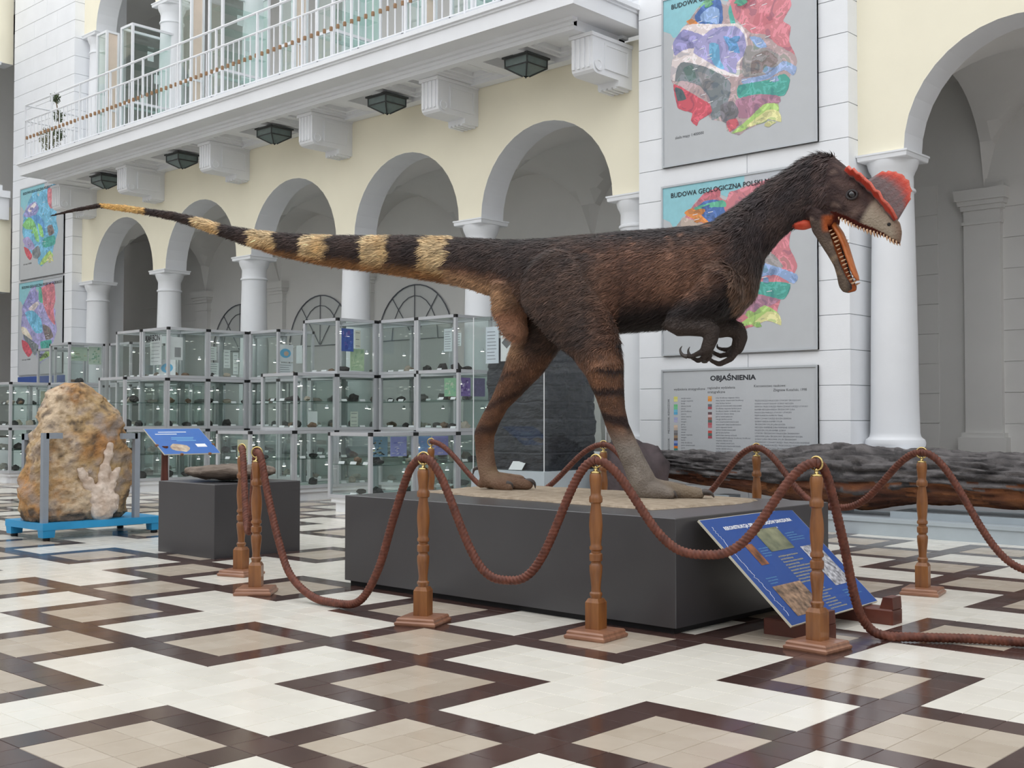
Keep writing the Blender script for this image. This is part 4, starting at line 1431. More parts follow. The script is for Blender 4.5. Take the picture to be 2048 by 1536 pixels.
vv = [(x, y, PZ + 0.001) for x, y in ring]
for s_, h in ((0.985, 0.012), (0.85, 0.016), (0.6, 0.018), (0.3, 0.016)):
    vv += [(cx + (x - cx) * s_, cy + (y - cy) * s_, PZ + h + 0.006 * fbm((x * s_, y * s_, s_ * 9), 7, 3)) for x, y in ring]
vv.append((cx, cy, PZ + 0.018))
ff = []
for i in range(4):
    for k in range(n):
        j = (k + 1) % n
        ff.append((i * n + k, i * n + j, i * n + n + j, i * n + n + k))
for k in range(n):
    ff.append((4 * n + k, 4 * n + (k + 1) % n, 5 * n))
sm = MB().add(vv, ff).build('sand_mat', 'sand', smooth=True)
tag(sm, 'thin layer of pale sand on the dinosaur plinth', 'sand')

t = thing('slab_plinth', 'square charcoal plinth carrying the flat stone slab', 'plinth', (-6.43, 1.635, 0))
MB().bbox((0, 0, 0.0), (0.86, 0.86, 0.605), 0.004).build('box_body', 'darkbox', t)
M['slab'] = mat('grey_brown_slate', (92, 80, 70), 0.8, rgb2=(136, 122, 110), vscale=6, bump=0.6, bscale=24, stretch=(1, 1, 5))
def slab():
    bm = bmesh.new()
    bmesh.ops.create_icosphere(bm, subdivisions=5, radius=1)
    for v in bm.verts:
        p = v.co.copy()
        a = math.atan2(p.y, p.x)
        rr = 1 + 0.16 * fbm((math.cos(a), math.sin(a), 0), 1.6, 4, 2)
        h = math.copysign(abs(p.z) ** 0.45, p.z)
        v.co = Vector((p.x * rr * 0.40, p.y * rr * 0.30, 0.066 * h * (1 if h > 0 else 0.85) + 0.02 * fbm(p, 2.2, 4, 7)))
        if v.co.z < 0:
            k = 0.62 + 0.38 * (1 + v.co.z / 0.066)
            v.co.x *= max(k, .55)
            v.co.y *= max(k, .55)
    zm = min(v.co.z for v in bm.verts)
    for v in bm.verts:
        v.co.z -= zm
    me = bpy.data.meshes.new('stone_slab')
    bm.to_mesh(me)
    bm.free()
    me.materials.append(M['slab'])
    o = obj('stone_slab', me, None, (-5.98, 2.06, 0.606), (0, 0, 0.5))
    for p in me.polygons:
        p.use_smooth = True
    tag(o, 'flat grey-brown fossil stone slab lying on the square plinth', 'stone')
slab()

# ------------------------------------------------------------------ rope barrier
PROF = [(0.030, .205), (0.030, .215), (0.034, .222), (0.034, .232), (0.026, .240), (0.025, .262), (0.029, .30), (0.034, .345), (0.035, .375), (0.026, .388), (0.027, .396), (0.034, .402), (0.035, .428), (0.034, .436), (0.026, .443), (0.026, .452), (0.034, .460), (0.034, .474), (0.028, .482), (0.029, .50), (0.034, .545), (0.036, .585), (0.034, .63), (0.026, .688), (0.026, .700), (0.035, .708), (0.036, .722), (0.035, .736), (0.028, .744), (0.027, .758), (0.030, .79), (0.034, .825), (0.033, .848), (0.028, .858)]
def stanchion():
    t = thing('barrier_post', 'turned wooden barrier post', 'barrier post')
    MB().sq([(0.118, 0), (0.122, 0.008), (0.122, 0.018), (0.116, 0.022), (0.112, 0.026), (0.112, 0.036), (0.106, 0.044), (0.03, 0.048)]).build('base_plate', 'wood_base', t)
    b = MB()
    b.sq([(0.041, 0.044), (0.041, 0.185), (0.030, 0.206)])
    b.build('square_foot', 'wood', t)
    o = MB().lathe(PROF, 18).build('turned_shaft', 'wood', t)
    smooth_by_angle(o, 40)
    br = MB().lathe([(0.026, .858), (0.029, .860), (0.029, .866), (0.012, .870), (0.009, .884), (0.011, .89), (0.006, .9)], 14)
    o = br.build('brass_cap', 'brass', t, smooth=True)
    h = MB()
    h.tube([(0.034 * math.cos(a), 0, .922 + 0.034 * math.sin(a)) for a in [2 * math.pi * k / 20 for k in range(21)]], 0.0055, 8, cap=False)
    o = h.build('brass_ring', 'brass', t, smooth=True)
    return t
_post = stanchion()
POSTS = [
    (-4.604, 1.239, 0.3, 'second wooden barrier post from the stone slab, set behind its twin'),
    (-3.768, 0.787, 0.75, 'front one of the two wooden barrier posts close together'),
    (-2.149, 0.771, 0.42, 'wooden barrier post in front of the plinth, below the tail root'),
    (-1.18, 1.104, 0.12, 'wooden barrier post in front of the plinth, at its middle'),
    (-0.183, 1.619, -0.05, 'wooden barrier post standing before the blue information panel'),
    (-0.571, 3.753, 0.2, 'wooden barrier post between the blue panel and the fossil log'),
    (-5.357, 3.843, 0.5, 'wooden barrier post behind the plinth by the glass cases'),
    (-3.483, 4.078, 0.3, 'wooden barrier post behind the plinth between the dinosaur legs'),
    (-2.007, 4.082, 0.1, 'wooden barrier post behind the plinth in front of the legend board'),
    (1.0, 2.75, 0.1, 'wooden barrier post at the far end of the slack rope'),
    (0.85, 4.05, 0.1, 'wooden barrier post at the end of the rope beside the log'),
]
for i, (x, y, a, lab) in enumerate(POSTS):
    o = _post if i == 0 else copy_tree(_post)
    o.location = (x, y, 0)
    o.rotation_euler = (0, 0, a)
    o['label'] = lab
    o['group'] = 'rope barrier posts'
HZ = 0.925
def rope(a, b, zl, label, mid=None, pw=1.0, path=None):
    pts = []
    A, B = Vector((*POSTS[a][:2], HZ)), Vector((*POSTS[b][:2], HZ))
    if path is None:
        L = (A - B).length + 1.6 * (HZ - zl)
        n = int(L / 0.0055)
        for k in range(n + 1):
            t = k / n
            # spread samples evenly along the hanging curve
            c = (0.5 + 0.5 * math.cos(2 * math.pi * t)) ** pw
            tt = t if mid is None else t ** mid
            p = A.lerp(B, tt)
            p.z = zl + (HZ - zl) * c
            p.z = max(p.z, 0.028)
            pts.append(p)
    else:
        ctl = [A] + [Vector(p) for p in path] + [B]
        for i in range(len(ctl) - 1):
            p0, p1, p2, p3 = ctl[max(i - 1, 0)], ctl[i], ctl[i + 1], ctl[min(i + 2, len(ctl) - 1)]
            m = max(4, int((p2 - p1).length / 0.0055))
            for k in range(m):
                t = k / m
                q = 0.5 * ((2 * p1) + (p2 - p0) * t + (2 * p0 - 5 * p1 + 4 * p2 - p3) * t * t + (3 * p1 - p0 - 3 * p2 + p3) * t ** 3)
                q.z = max(q.z, 0.028)
                pts.append(q)
        pts.append(B)
    o = MB().tube(pts, 0.0255, 15, lobes=3, depth=0.28, twist=96).build('barrier_rope', 'rope', smooth=True)
    tag(o, label, 'rope', 'ropes of the barrier')
rope(0, 1, 0.36, 'short brown rope between the two posts that stand close together', pw=1.4)
_A, _B = Vector((*POSTS[1][:2], 0)), Vector((*POSTS[2][:2], 0))
rope(1, 2, 0.0, 'brown rope sagging onto the tiles left of the plinth', path=[(*_A.lerp(_B, t).xy, z) for t, z in ((.03, .88), (.08, .64), (.15, .37), (.23, .16), (.37, .045), (.53, .028), (.66, .07), (.76, .265), (.84, .56), (.92, .83), (.97, .91))])
rope(2, 3, 0.27, 'brown rope hanging low in front of the plinth, below the hind foot', pw=1.5)
rope(3, 4, 0.45, 'brown rope hanging in front of the plinth corner and blue panel', pw=1.5)
rope(4, 9, 0.0, 'brown rope lying slack on the tiles beyond the blue panel', path=[(-0.17, 1.70, 0.86), (-0.14, 1.80, 0.55), (-0.13, 1.93, 0.2), (-0.10, 2.02, 0.06), (0.0, 2.04, 0.028), (0.13, 2.13, 0.028), (0.36, 2.28, 0.028), (0.6, 2.37, 0.028), (0.8, 2.5, 0.08), (0.92, 2.64, 0.45)])
rope(8, 5, 0.52, 'brown rope hanging in front of the fossil log', pw=1.5)
rope(5, 10, 0.19, 'brown rope sagging right of the post beside the log', pw=1.5)
rope(6, 7, 0.45, 'brown rope behind the plinth near the glass cases', pw=1.5)
rope(7, 8, 0.45, 'brown rope behind the plinth near the dark stump', pw=1.5)

# ------------------------------------------------------------------ big blue information panel
def rect(mb, x0, z0, x1, z1, y, mi=0):
    mb.add([(x0, y, z0), (x1, y, z0), (x1, y, z1), (x0, y, z1)], [(0, 1, 2, 3)], mi)
def noise_print(name, a, b, sc, a2=None):
    return mat(name, a, 0.45, rgb2=b, vscale=sc, detail=6)
def info_panel():
    bl, br, tl = Vector((-0.325, 1.62, 0.095)), Vector((-0.375, 2.69, 0.095)), Vector((-0.872, 1.67, 0.60))
    X = (br - bl)
    W = X.length
    X.normalize()
    Z = tl - bl
    Z -= X * Z.dot(X)
    H = Z.length
    Z.normalize()
    Yv = Z.cross(X)
    t = thing('information_panel', 'large tilted blue information panel leaning on the plinth', 'sign')
    t.matrix_world = Matrix(((X.x, Yv.x, Z.x, bl.x), (X.y, Yv.y, Z.y, bl.y), (X.z, Yv.z, Z.z, bl.z), (0, 0, 0, 1)))
    MB().box((0, 0, 0), (W, 0.012, H)).build('board', 'panel_edge', t)
    p = MB()
    rect(p, 0.004, 0.004, W - .004, H - .004, -0.0008)
    p.build('blue_print', 'panel_blue', t)
    def put(s, x, z, size, m, sq=1.0, al='LEFT', bold=0.0):
        me = text_mesh(s, size, al, bold, sq)
        me.materials.append(M[m])
        obj('lettering', me, t, (x * W, -0.0022, z * H), (math.pi / 2, 0, 0))
    put('REKONSTRUKCJA SPRAWCY ŚLADÓW DINOZAURA', .52, .875, .033, 'white_ink', 1, 'CENTER', 0.0012)
    put('DRAPIEŻNEGO TYPU GRALLATOR', .56, .825, .016, 'white_ink', 1, 'CENTER')
    M['yellow_ink'] = ink((206, 196, 120))
    M['cyan_ink'] = ink((120, 180, 210))
    pics = [((.40, .62, .66, .84), noise_print('fossil_photo', (70, 82, 66), (150, 150, 120), 9)), ((.20, .52, .28, .72), noise_print('bone_photo', (60, 34, 26), (176, 110, 70), 14)), ((.72, .22, .92, .62), noise_print('skin_photo', (40, 42, 56), (220, 220, 226), 34)), ((.12, .06, .42, .33), noise_print('nest_photo', (60, 48, 42), (184, 150, 122), 22))]
    for (x0, z0, x1, z1), m in pics:
        mb = MB()
        rect(mb, x0 * W, z0 * H, x1 * W, z1 * H, -0.0022)
        mb.build('photograph', m, t)
    r = random.Random(8)
    W2 = 'ślady tropy dinozaurów jury dolnej Soltyków gatunek skamieniałość drapieżnik rekonstrukcja pióra kości szkielet znaleziono osadach'.split()
    def para(x, z, n, step, wd, size, m):
        for i in range(n):
            put(' '.join(r.choice(W2) for _ in range(wd)), x, z - i * step, size, m)
    para(.42, .56, 10, .028, 4, .0165, 'yellow_ink')
    para(.47, .25, 9, .026, 3, .0145, 'yellow_ink')
    para(.69, .76, 4, .024, 3, .012, 'cyan_ink')
    para(.30, .66, 4, .024, 2, .012, 'cyan_ink')
    para(.13, .40, 3, .024, 2, .012, 'cyan_ink')
    para(.74, .16, 3, .024, 3, .012, 'cyan_ink')
    mb = MB()
    z = .08
    pts = []
    for k in range(60):
        pts.append(((.055 + .016 * r.uniform(-1, 1) * (1 if k % 5 == 0 else .35)) * W, -0.0024, (z + .84 * k / 59) * H))
    mb.tube(pts, 0.0014, 4)
    mb.build('printed_profile_line', 'white_ink', t)
info_panel()
for i, (x, y, lab) in enumerate(((-0.60, 1.80, 'dark red wooden block under the near corner of the blue panel'), (-0.56, 2.50, 'dark red wooden block under the far corner of the blue panel'))):
    t = thing('panel_stand_block', lab, 'block', (x, y, 0), group='wooden blocks under the blue panel')
    MB().bbox((0, 0, 0), (0.36, 0.13, 0.085), 0.008).build('foot_block', 'wood_dark', t)
    o = MB().add([(0.28, 0.01, 0.085), (0.36, 0.01, 0.085), (0.36, 0.12, 0.085), (0.28, 0.12, 0.085), (0.30, .01, .15), (0.355, .01, .15), (0.355, .12, .15), (.30, .12, .15)], [(0, 3, 2, 1), (4, 5, 6, 7), (0, 1, 5, 4), (1, 2, 6, 5), (2, 3, 7, 6), (3, 0, 4, 7)]).build('lip_block', 'wood_dark', t)

# ------------------------------------------------------------------ small blue lectern sign behind the square plinth
def lectern():
    t = thing('lectern_sign', 'small tilted blue sign on a wooden post behind the square plinth', 'sign', (-8.40, 2.86, 0))
    MB().sq([(0.12, 0), (0.12, 0.03), (0.1, 0.045)]).build('base_plate', 'wood_dark', t)
    o = MB().lathe([(0.035, .045), (0.035, .3), (0.042, .32), (0.034, .36), (0.040, .5), (0.036, .62), (0.034, .85)], 14).build('post', 'wood_dark', t)
    smooth_by_angle(o, 40)
    bl, br, tl = Vector((0.13, -0.08, 0.765)), Vector((0.13, 0.60, 0.765)), Vector((-0.30, -0.08, 1.03))
    X = (br - bl).normalized()
    W = (br - bl).length
    Z = (tl - bl)
    H = Z.length
    Z.normalize()
    Yv = Z.cross(X)
    mt = Matrix(((X.x, Yv.x, Z.x, bl.x), (X.y, Yv.y, Z.y, bl.y), (X.z, Yv.z, Z.z, bl.z), (0, 0, 0, 1)))
    def add(mb, name, m):
        o = mb.build(name, m, t)
        o.matrix_local = mt
        return o
    add(MB().box((0, 0, 0), (W, .01, H)), 'board', 'panel_edge')
    p = MB()
    rect(p, .004, .004, W - .004, H - .004, -.001)
    add(p, 'blue_print', mat('light_blue_print', (58, 108, 182), 0.4, var=0.05))
    p = MB()
    p.add([(W * (.36 + .17 * math.cos(k * .5)), -.002, H * (.24 + .15 * math.sin(k * .5) * (1 + .15 * math.sin(k * 2)))) for k in range(13)], [tuple(range(13))])
    add(p, 'printed_footprint', noise_print('footprint_photo', (150, 120, 100), (220, 206, 180), 12))
    p = MB()
    rect(p, W * .68, H * .26, W * .86, H * .38, -.002)
    add(p, 'printed_figure', 'white_ink')
    for k, (a, b, z) in enumerate(((.2, .7, .84), (.12, .5, .76), (.35, .75, .62), (.33, .72, .56), (.4, .75, .50))):
        p = MB()
        rect(p, W * a, H * z, W * b, H * (z + .025), -.002)
        add(p, 'text_line', 'white_ink' if k < 2 else ink((120, 180, 220)))
    for x, z in ((.3, 0), (.8, 0), (.0, .35), (1, .35)):
        add(MB().box((W * x - .015, -.008, H * z - .01), (W * x + .015, .014, H * z + .01)), 'wooden_clip', 'wood')
lectern()

# ------------------------------------------------------------------ boulder with a footprint on a blue dolly
t = thing('blue_dolly', 'bright blue steel dolly on small feet carrying the boulder', 'dolly', (-8.67, 1.3, 0))
MB().box((0, 0, 0.10), (0.79, 1.24, 0.165)).build('platform', 'blue_paint', t)
for x in (0.01, 0.68):
    for y in (0.01, 1.12):
        lg = MB().add([(x, y, .03), (x + .1, y, .03), (x + .1, y + .11, .03), (x, y + .11, .03), (x - .005, y - .005, .10), (x + .105, y - .005, .10), (x + .105, y + .115, .10), (x - .005, y + .115, .10)], [(0, 3, 2, 1), (4, 5, 6, 7), (0, 1, 5, 4), (1, 2, 6, 5), (2, 3, 7, 6), (3, 0, 4, 7)]).build('leg', 'blue_paint', t)
        MB().lathe([(0.03, 0), (0.035, .01), (0.03, .03)], 12, (x + .05, y + .055, 0)).build('caster', 'black', lg)
for i, (x, y, h, ax) in enumerate(((0.27, 0.07, .83, 1), (0.72, 0.045, .84, 1), (0.75, 0.96, .83, -1))):
    p = MB().box((x - .028, y - .028, .165), (x + .028, y + .028, .165 + h)).build('upright', 'grey_steel', t)
    MB().box((x - .028, min(y, y + ax * .16), .165 + h - .055), (x + .028, max(y, y + ax * .16), .165 + h)).build('clamp_arm', 'grey_steel', p) if i else MB().box((x - .028, y - .028, .165 + h - .06), (x + .10, y + .028, .165 + h)).build('clamp_arm', 'grey_steel', p)
def set_tint(me, cols):
    ca = me.color_attributes.new('tint', 'FLOAT_COLOR', 'POINT')
    a = np.ones((len(me.vertices), 4), np.float32)
    a[:, :3] = np.asarray(cols, np.float32)[:, :3]
    ca.data.foreach_set('color', a.ravel())
    me.update()
def lerp3(a, b, t):
    t = min(1, max(0, t))
    return [p + (q - p) * t for p, q in zip(a, b)]
M['boulder'] = attr_mat('ochre_sandstone', 0.9, 0.25, bump=1.0, bscale=34)
def boulder():
    nz_, na = 110, 150
    Hh = 1.315
    prof = [(0, .46), (.06, .52), (.25, .555), (.5, .54), (.68, .515), (.85, .46), (1.0, .40), (1.1, .33), (1.2, .255), (1.28, .18), (1.315, .10)]
    def hl(z):
        for (a, p), (b, q) in zip(prof[:-1], prof[1:]):
            if z <= b:
                return p + (q - p) * (z - a) / (b - a)
        return prof[-1][1]
    v = []
    cols = []
    ochre, orange, grey, pale, dark = (srgb(*c) for c in ((188, 160, 118), (192, 142, 92), (166, 152, 142), (214, 192, 164), (104, 92, 82)))
    for i in range(nz_ + 1):
        z = Hh * i / nz_
        a_ = hl(z)
        b_ = 0.27 * (0.55 + 0.45 * a_ / .555) * (1 - 0.35 * (z / Hh) ** 2)
        for k in range(na):
            th = 2 * math.pi * k / na
            c, s = math.cos(th), math.sin(th)
            e = (abs(c) ** 3.2 + abs(s) ** 3.2) ** (-1 / 3.2)
            q = Vector((c * e * b_, s * e * a_ + 0.04 * math.sin(z * 2.2) - (.05 if z > .9 else 0) * (z - .9), z))
            d = 0.05 * fbm(q, 2.2, 5, 1.5) + 0.034 * fbm(q, 9, 5, 4) + 0.03 * abs(fbm(q, 4.5, 3, 8))
            n = Vector((c, s, 0.0))
            q = q + n * (d - 0.02)
            q.z += 0.03 * fbm(q, 3, 3, 12) * (1 if i > 4 else 0)
            v.append(q)
            n1, n2, n3 = fbm(q, 2.6, 4, 20), fbm(q, 6, 4, 30), fbm(q, 1.7, 3, 40)
            col = lerp3(ochre, orange, 0.35 + 1.3 * n1)
            col = lerp3(col, grey, 0.1 + 1.4 * n2 + (0.25 if z > .8 else 0))
            n5 = fbm(q, 24, 3, 50)
            col = lerp3(col, pale, -0.1 + 1.5 * n3 + 0.9 * n5)
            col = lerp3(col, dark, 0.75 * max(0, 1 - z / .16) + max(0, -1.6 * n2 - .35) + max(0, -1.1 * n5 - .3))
            cols.append(col)
    f = []
    for i in range(nz_):
        for k in range(na):
            j = (k + 1) % na
            f.append((i * na + k, i * na + j, i * na + na + j, i * na + na + k))
    f += [tuple(range(na - 1, -1, -1)), tuple(nz_ * na + k for k in range(na))]
    t = thing('footprint_boulder', 'tall ochre boulder with a pale three-toed footprint, standing on the blue dolly', 'rock', (-8.22, 1.78, 0.166))
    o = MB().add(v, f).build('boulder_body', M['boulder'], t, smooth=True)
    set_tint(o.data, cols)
    # three-toed cast on the face: lumpy ridges standing proud
    M['cast'] = mat('pale_cast_stone', (188, 166, 148), 0.9, rgb2=(224, 208, 194), vscale=12, bump=0.8, bscale=22)
    bm = bmesh.new()
    segs = [((-.07, .47), (.09, .22), .062), ((.235, .70), (.135, .26), .066), ((.31, .46), (.185, .22), .058), ((.12, .27), (.15, .10), .09), ((.12, .2), (.21, .16), .085)]
    for (a, b), (c, d), r in segs:
        for k in range(7):
            tt = k / 6
            y, z = a + (c - a) * tt, b + (d - b) * tt
            rr = r * (0.62 + 0.5 * tt) * (1 + .25 * math.sin(k * 2.3))
            m = Matrix.Translation((0.258 - 0.03 * z, y, z)) @ Matrix.Diagonal((0.62 * rr, rr, rr * 1.15, 1))
            bmesh.ops.create_icosphere(bm, subdivisions=2, radius=1.0, matrix=m)
    me = bpy.data.meshes.new('footprint_cast')
    bm.to_mesh(me)
    bm.free()
    o = obj('footprint_cast', me, t)
    o.modifiers.new('r', 'REMESH').voxel_size = 0.011
    o.modifiers['r'].use_smooth_shade = True
    o2 = bpy.data.meshes.new_from_object(o.evaluated_get(bpy.context.evaluated_depsgraph_get()))
    o.modifiers.clear()
    o.data = o2
    for vv in o2.vertices:
        vv.co += Vector(vv.co).normalized() * 0.018 * fbm(vv.co, 18, 3, 3)
    o2.materials.clear()
    o2.materials.append(M['cast'])
boulder()

# ------------------------------------------------------------------ fossil log and stump by the wall
M['log'] = attr_mat('fossil_wood', 0.7, 0.35, bump=1.0, bscale=24)
def long_log():
    nx, na = 560, 96
    x0, x1 = -5.62, 3.4
    v, cols = [], []
    char, ash, rust, amber = (srgb(*c) for c in ((58, 55, 56), (112, 108, 108), (92, 54, 38), (140, 88, 52)))
    for i in range(nx + 1):
        x = x0 + (x1 - x0) * i / nx
        u = min(1, max(0, (x - x0) / 2.8))
        top = 0.76 + 0.06 * u + 0.05 * math.exp(-((x + 3.2) / .35) ** 2) + 0.02 * math.sin(x * 1.7)
        bot = 0.50 - 0.30 * u ** 0.8 + (0.10 if x > -2.9 else 0) * min(1, (x + 2.9) / .6 if x > -2.9 else 0)
        if i < 6:
            k = 0.35 + 0.65 * i / 6
            c0 = (top + bot) / 2
            top, bot = c0 + (top - c0) * k, c0 + (bot - c0) * k
        zc, rz = (top + bot) / 2, (top - bot) / 2
        ry = 0.18 + 0.14 * u
        for k in range(na):
            th = 2 * math.pi * k / na
            c, s = math.cos(th), math.sin(th)
            q = Vector((x, 7.62 + c * ry, zc + s * rz))
            g = fbm((x * 0.9, c * 3.0, s * 3.0), 2.2, 5, 3)
            rid = abs(mnoise.noise(Vector((x * 1.3, th * 3.2, 2.0))))
            gr = mnoise.noise(Vector((x * 2.2, th * 9.0, 5.0))) + 0.6 * mnoise.noise(Vector((x * 5.0, th * 21.0, 1.0)))
            d = 0.055 * g + 0.018 * gr - 0.05 * max(0, 0.25 - rid) * 2 * (1 if s > -0.2 else 0.3)
            if s < -0.6:
                d = max(d * .4, -.02) if d > 0 else d
            q += Vector((0, c, s)) * d
            v.append(q)
            hh = s + 0.45 * g + 0.1
            col = lerp3(rust, amber, 0.25 + 1.2 * fbm(q, 3, 3, 9) + 0.5 * gr) if hh < -0.15 else lerp3(char, ash, 0.40 + 0.9 * fbm((x * 2, th * 2, 0), 2, 4, 6) + 0.3 * s + 0.55 * gr)
            if rid < 0.07:
                col = [w * 0.45 for w in col]
            cols.append(col)
    f = []
    for i in range(nx):
        for k in range(na):
            j = (k + 1) % na
            f.append((i * na + k, i * na + j, i * na + na + j, i * na + na + k))
    f += [tuple(range(na - 1, -1, -1)), tuple(nx * na + k for k in range(na))]
    o = MB().add(v, f).build('fossil_log', M['log'], smooth=True)
    set_tint(o.data, cols)
    tag(o, 'long charred fossil tree trunk lying along the wall on a grey kerb', 'log')
long_log()
t = thing('log_kerb', 'low stepped grey kerb under the fossil log', 'plinth', (0, 0, 0))
MB().box((-4.1, 7.17, 0), (4.2, 8.1, 0.13)).box((-4.1, 7.155, 0.13), (4.2, 8.1, 0.165)).build('kerb_step', 'greyblue', t)
MB().box((-2.5, 7.42, 0.165), (4.2, 8.05, 0.225)).build('upper_step', 'greyblue', t)
MB().box((-3.3, 7.45, .165), (-3.1, 7.85, .19)).build('support_block', 'greyblue', t)
t = thing('log_support', 'small grey block holding up the thin end of the log', 'block', (-4.62, 7.5, 0))
MB().box((0, 0, 0), (0.2, 0.24, 0.29)).build('block_body', 'greyblue', t)
MB().box((-.03, -.03, 0), (.23, .27, .03)).build('block_foot', 'greyblue', t)
M['stump'] = mat('dark_stump', (60, 52, 54), 0.85, rgb2=(92, 80, 82), vscale=5, bump=0.8, bscale=10)
me = rock_mesh('fossil_stump', 0.42, 0.36, 0.52, 33, 0.22, 4)
me.materials.append(M['stump'])
for p in me.polygons:
    p.use_smooth = True
o = obj('fossil_stump', me, None, (-5.25, 6.82, 0))
tag(o, 'dark rounded fossil stump behind the near hind leg', 'stump')
# ------------------------------------------------------------------ the dinosaur
# body coordinates: s along the animal from the hips towards the head, n sideways (away from the barrier), z up
DH = Vector((-2.5, 2.45, 0))
DT = R(25)
DA, DN = Vector((math.cos(DT), math.sin(DT), 0)), Vector((-math.sin(DT), math.cos(DT), 0))
HO = Vector((-0.974, 3.162, 0))
HT = R(6)
HA, HN = Vector((math.cos(HT), math.sin(HT), 0)), Vector((-math.sin(HT), math.cos(HT), 0))
def dw(s, n, z):
    return DH + DA * s + DN * n + Vector((0, 0, z))
def hw_(s, n, z):
    return HO + HA * s + HN * n + Vector((0, 0, z))
BODY = [(-4.31, 2.776, -4.309, 2.76), (-4.07, 2.82, -4.07, 2.788), (-3.834, 2.847, -3.834, 2.807), (-3.601, 2.818, -3.601, 2.767), (-3.372, 2.774, -3.371, 2.727), (-3.146, 2.734, -3.145, 2.676), (-2.923, 2.68, -2.923, 2.603), (-2.704, 2.611, -2.703, 2.527), (-2.488, 2.567, -2.487, 2.449), (-2.276, 2.534, -2.274, 2.379), (-2.066, 2.509, -2.065, 2.326), (-1.86, 2.492, -1.859, 2.28), (-1.657, 2.478, -1.656, 2.246), (-1.457, 2.469, -1.455, 2.217), (-1.259, 2.46, -1.258, 2.184), (-1.065, 2.447, -1.064, 2.148), (-0.873, 2.434, -0.872, 2.109), (-0.683, 2.418, -0.683, 2.053), (-0.497, 2.399, -0.496, 1.983), (-0.313, 2.391, -0.313, 1.883), (-0.131, 2.393, -0.131, 1.792), (0.048, 2.402, 0.047, 1.753), (0.224, 2.407, 0.223, 1.732), (0.399, 2.416, 0.397, 1.732), (0.571, 2.418, 0.569, 1.741), (0.74, 2.423, 0.738, 1.748), (0.908, 2.428, 0.922, 1.76), (1.024, 2.462, 1.071, 1.796), (1.107, 2.511, 1.185, 1.853), (1.189, 2.567, 1.273, 1.949), (1.254, 2.616, 1.299, 2.07), (1.312, 2.662, 1.332, 2.2), (1.399, 2.716, 1.429, 2.317), (1.495, 2.772, 1.509, 2.379), (1.575, 2.826, 1.604, 2.407), (1.66, 2.853, 1.683, 2.422), (1.732, 2.841, 1.73, 2.433)]
NEAR_LEG = [(-0.01, 2.022, 0.268), (0.11, 1.834, 0.2332), (0.24, 1.632, 0.1722), (0.305, 1.482, 0.1354), (0.341, 1.333, 0.1022), (0.368, 1.201, 0.0823), (0.402, 1.086, 0.0755), (0.455, 0.972, 0.0754), (0.508, 0.858, 0.0784), (0.561, 0.745, 0.088), (0.6, 0.674, 0.0813)] # n -0.24
NEAR_TOE_MID = [(0.58, 0.687, 0.0814), (0.712, 0.666, 0.0648), (0.841, 0.643, 0.0483), (0.931, 0.629, 0.0417)] # n -0.24
NEAR_TOE_IN = [(0.592, 0.684, 0.0711), (0.684, 0.647, 0.0611), (0.761, 0.623, 0.0417)] # n -0.3
NEAR_TOE_OUT = [(0.56, 0.69, 0.0594), (0.693, 0.693, 0.0492), (0.809, 0.685, 0.0359)] # n -0.14
NEAR_HEEL = [(0.58, 0.687, 0.0651), (0.547, 0.647, 0.0326)] # n -0.24
FAR_LEG = [(-0.176, 1.938, 0.1858), (-0.258, 1.735, 0.1719), (-0.37, 1.543, 0.1438), (-0.491, 1.379, 0.101), (-0.582, 1.26, 0.0724), (-0.651, 1.141, 0.0725), (-0.701, 1.032, 0.0763), (-0.7, 0.916, 0.069), (-0.685, 0.807, 0.0689), (-0.658, 0.706, 0.0724)] # n 0.26
FAR_TOE_MID = [(-0.666, 0.706, 0.0725), (-0.543, 0.683, 0.0505), (-0.43, 0.674, 0.0431), (-0.366, 0.672, 0.0394)] # n 0.26
FAR_TOE_IN = [(-0.638, 0.711, 0.0646), (-0.555, 0.669, 0.0465), (-0.48, 0.653, 0.0357)] # n 0.18
FAR_TOE_OUT = [(-0.693, 0.709, 0.0622), (-0.57, 0.704, 0.0474), (-0.455, 0.699, 0.0363)] # n 0.34
FAR_HEEL = [(-0.666, 0.706, 0.0652), (-0.727, 0.669, 0.0327)] # n 0.26
PUBIS = [(-0.386, 2.078, 0.1609), (-0.408, 1.903, 0.1259), (-0.393, 1.798, 0.0979), (-0.364, 1.748, 0.0907)] # n 0.0
NEAR_ARM = [(1.082, 2.038, 0.1676), (0.985, 1.912, 0.1423), (0.855, 1.812, 0.1105), (0.773, 1.762, 0.0848), (0.871, 1.753, 0.0747), (0.975, 1.734, 0.0647), (1.013, 1.711, 0.0581), (1.007, 1.653, 0.0484), (0.981, 1.588, 0.042)] # n -0.2
NEAR_F1 = [(0.987, 1.594, 0.0387), (0.938, 1.569, 0.0291), (0.887, 1.543, 0.0259), (0.854, 1.55, 0.0227)] # n -0.22
NEAR_F2 = [(0.986, 1.589, 0.0356), (0.96, 1.537, 0.0291), (0.921, 1.518, 0.0259), (0.888, 1.538, 0.0227)] # n -0.19
NEAR_F3 = [(0.989, 1.603, 0.0357), (0.995, 1.551, 0.0292), (0.969, 1.519, 0.0227)] # n -0.17
FAR_ARM = [(1.117, 2.027, 0.1615), (1.016, 1.861, 0.1148), (0.965, 1.761, 0.0812), (1.066, 1.759, 0.0674), (1.133, 1.74, 0.0571), (1.152, 1.689, 0.0503), (1.129, 1.613, 0.0437)] # n 0.16
FAR_F1 = [(1.138, 1.618, 0.0402), (1.091, 1.545, 0.0335), (1.017, 1.509, 0.0303), (0.964, 1.533, 0.0236)] # n 0.14
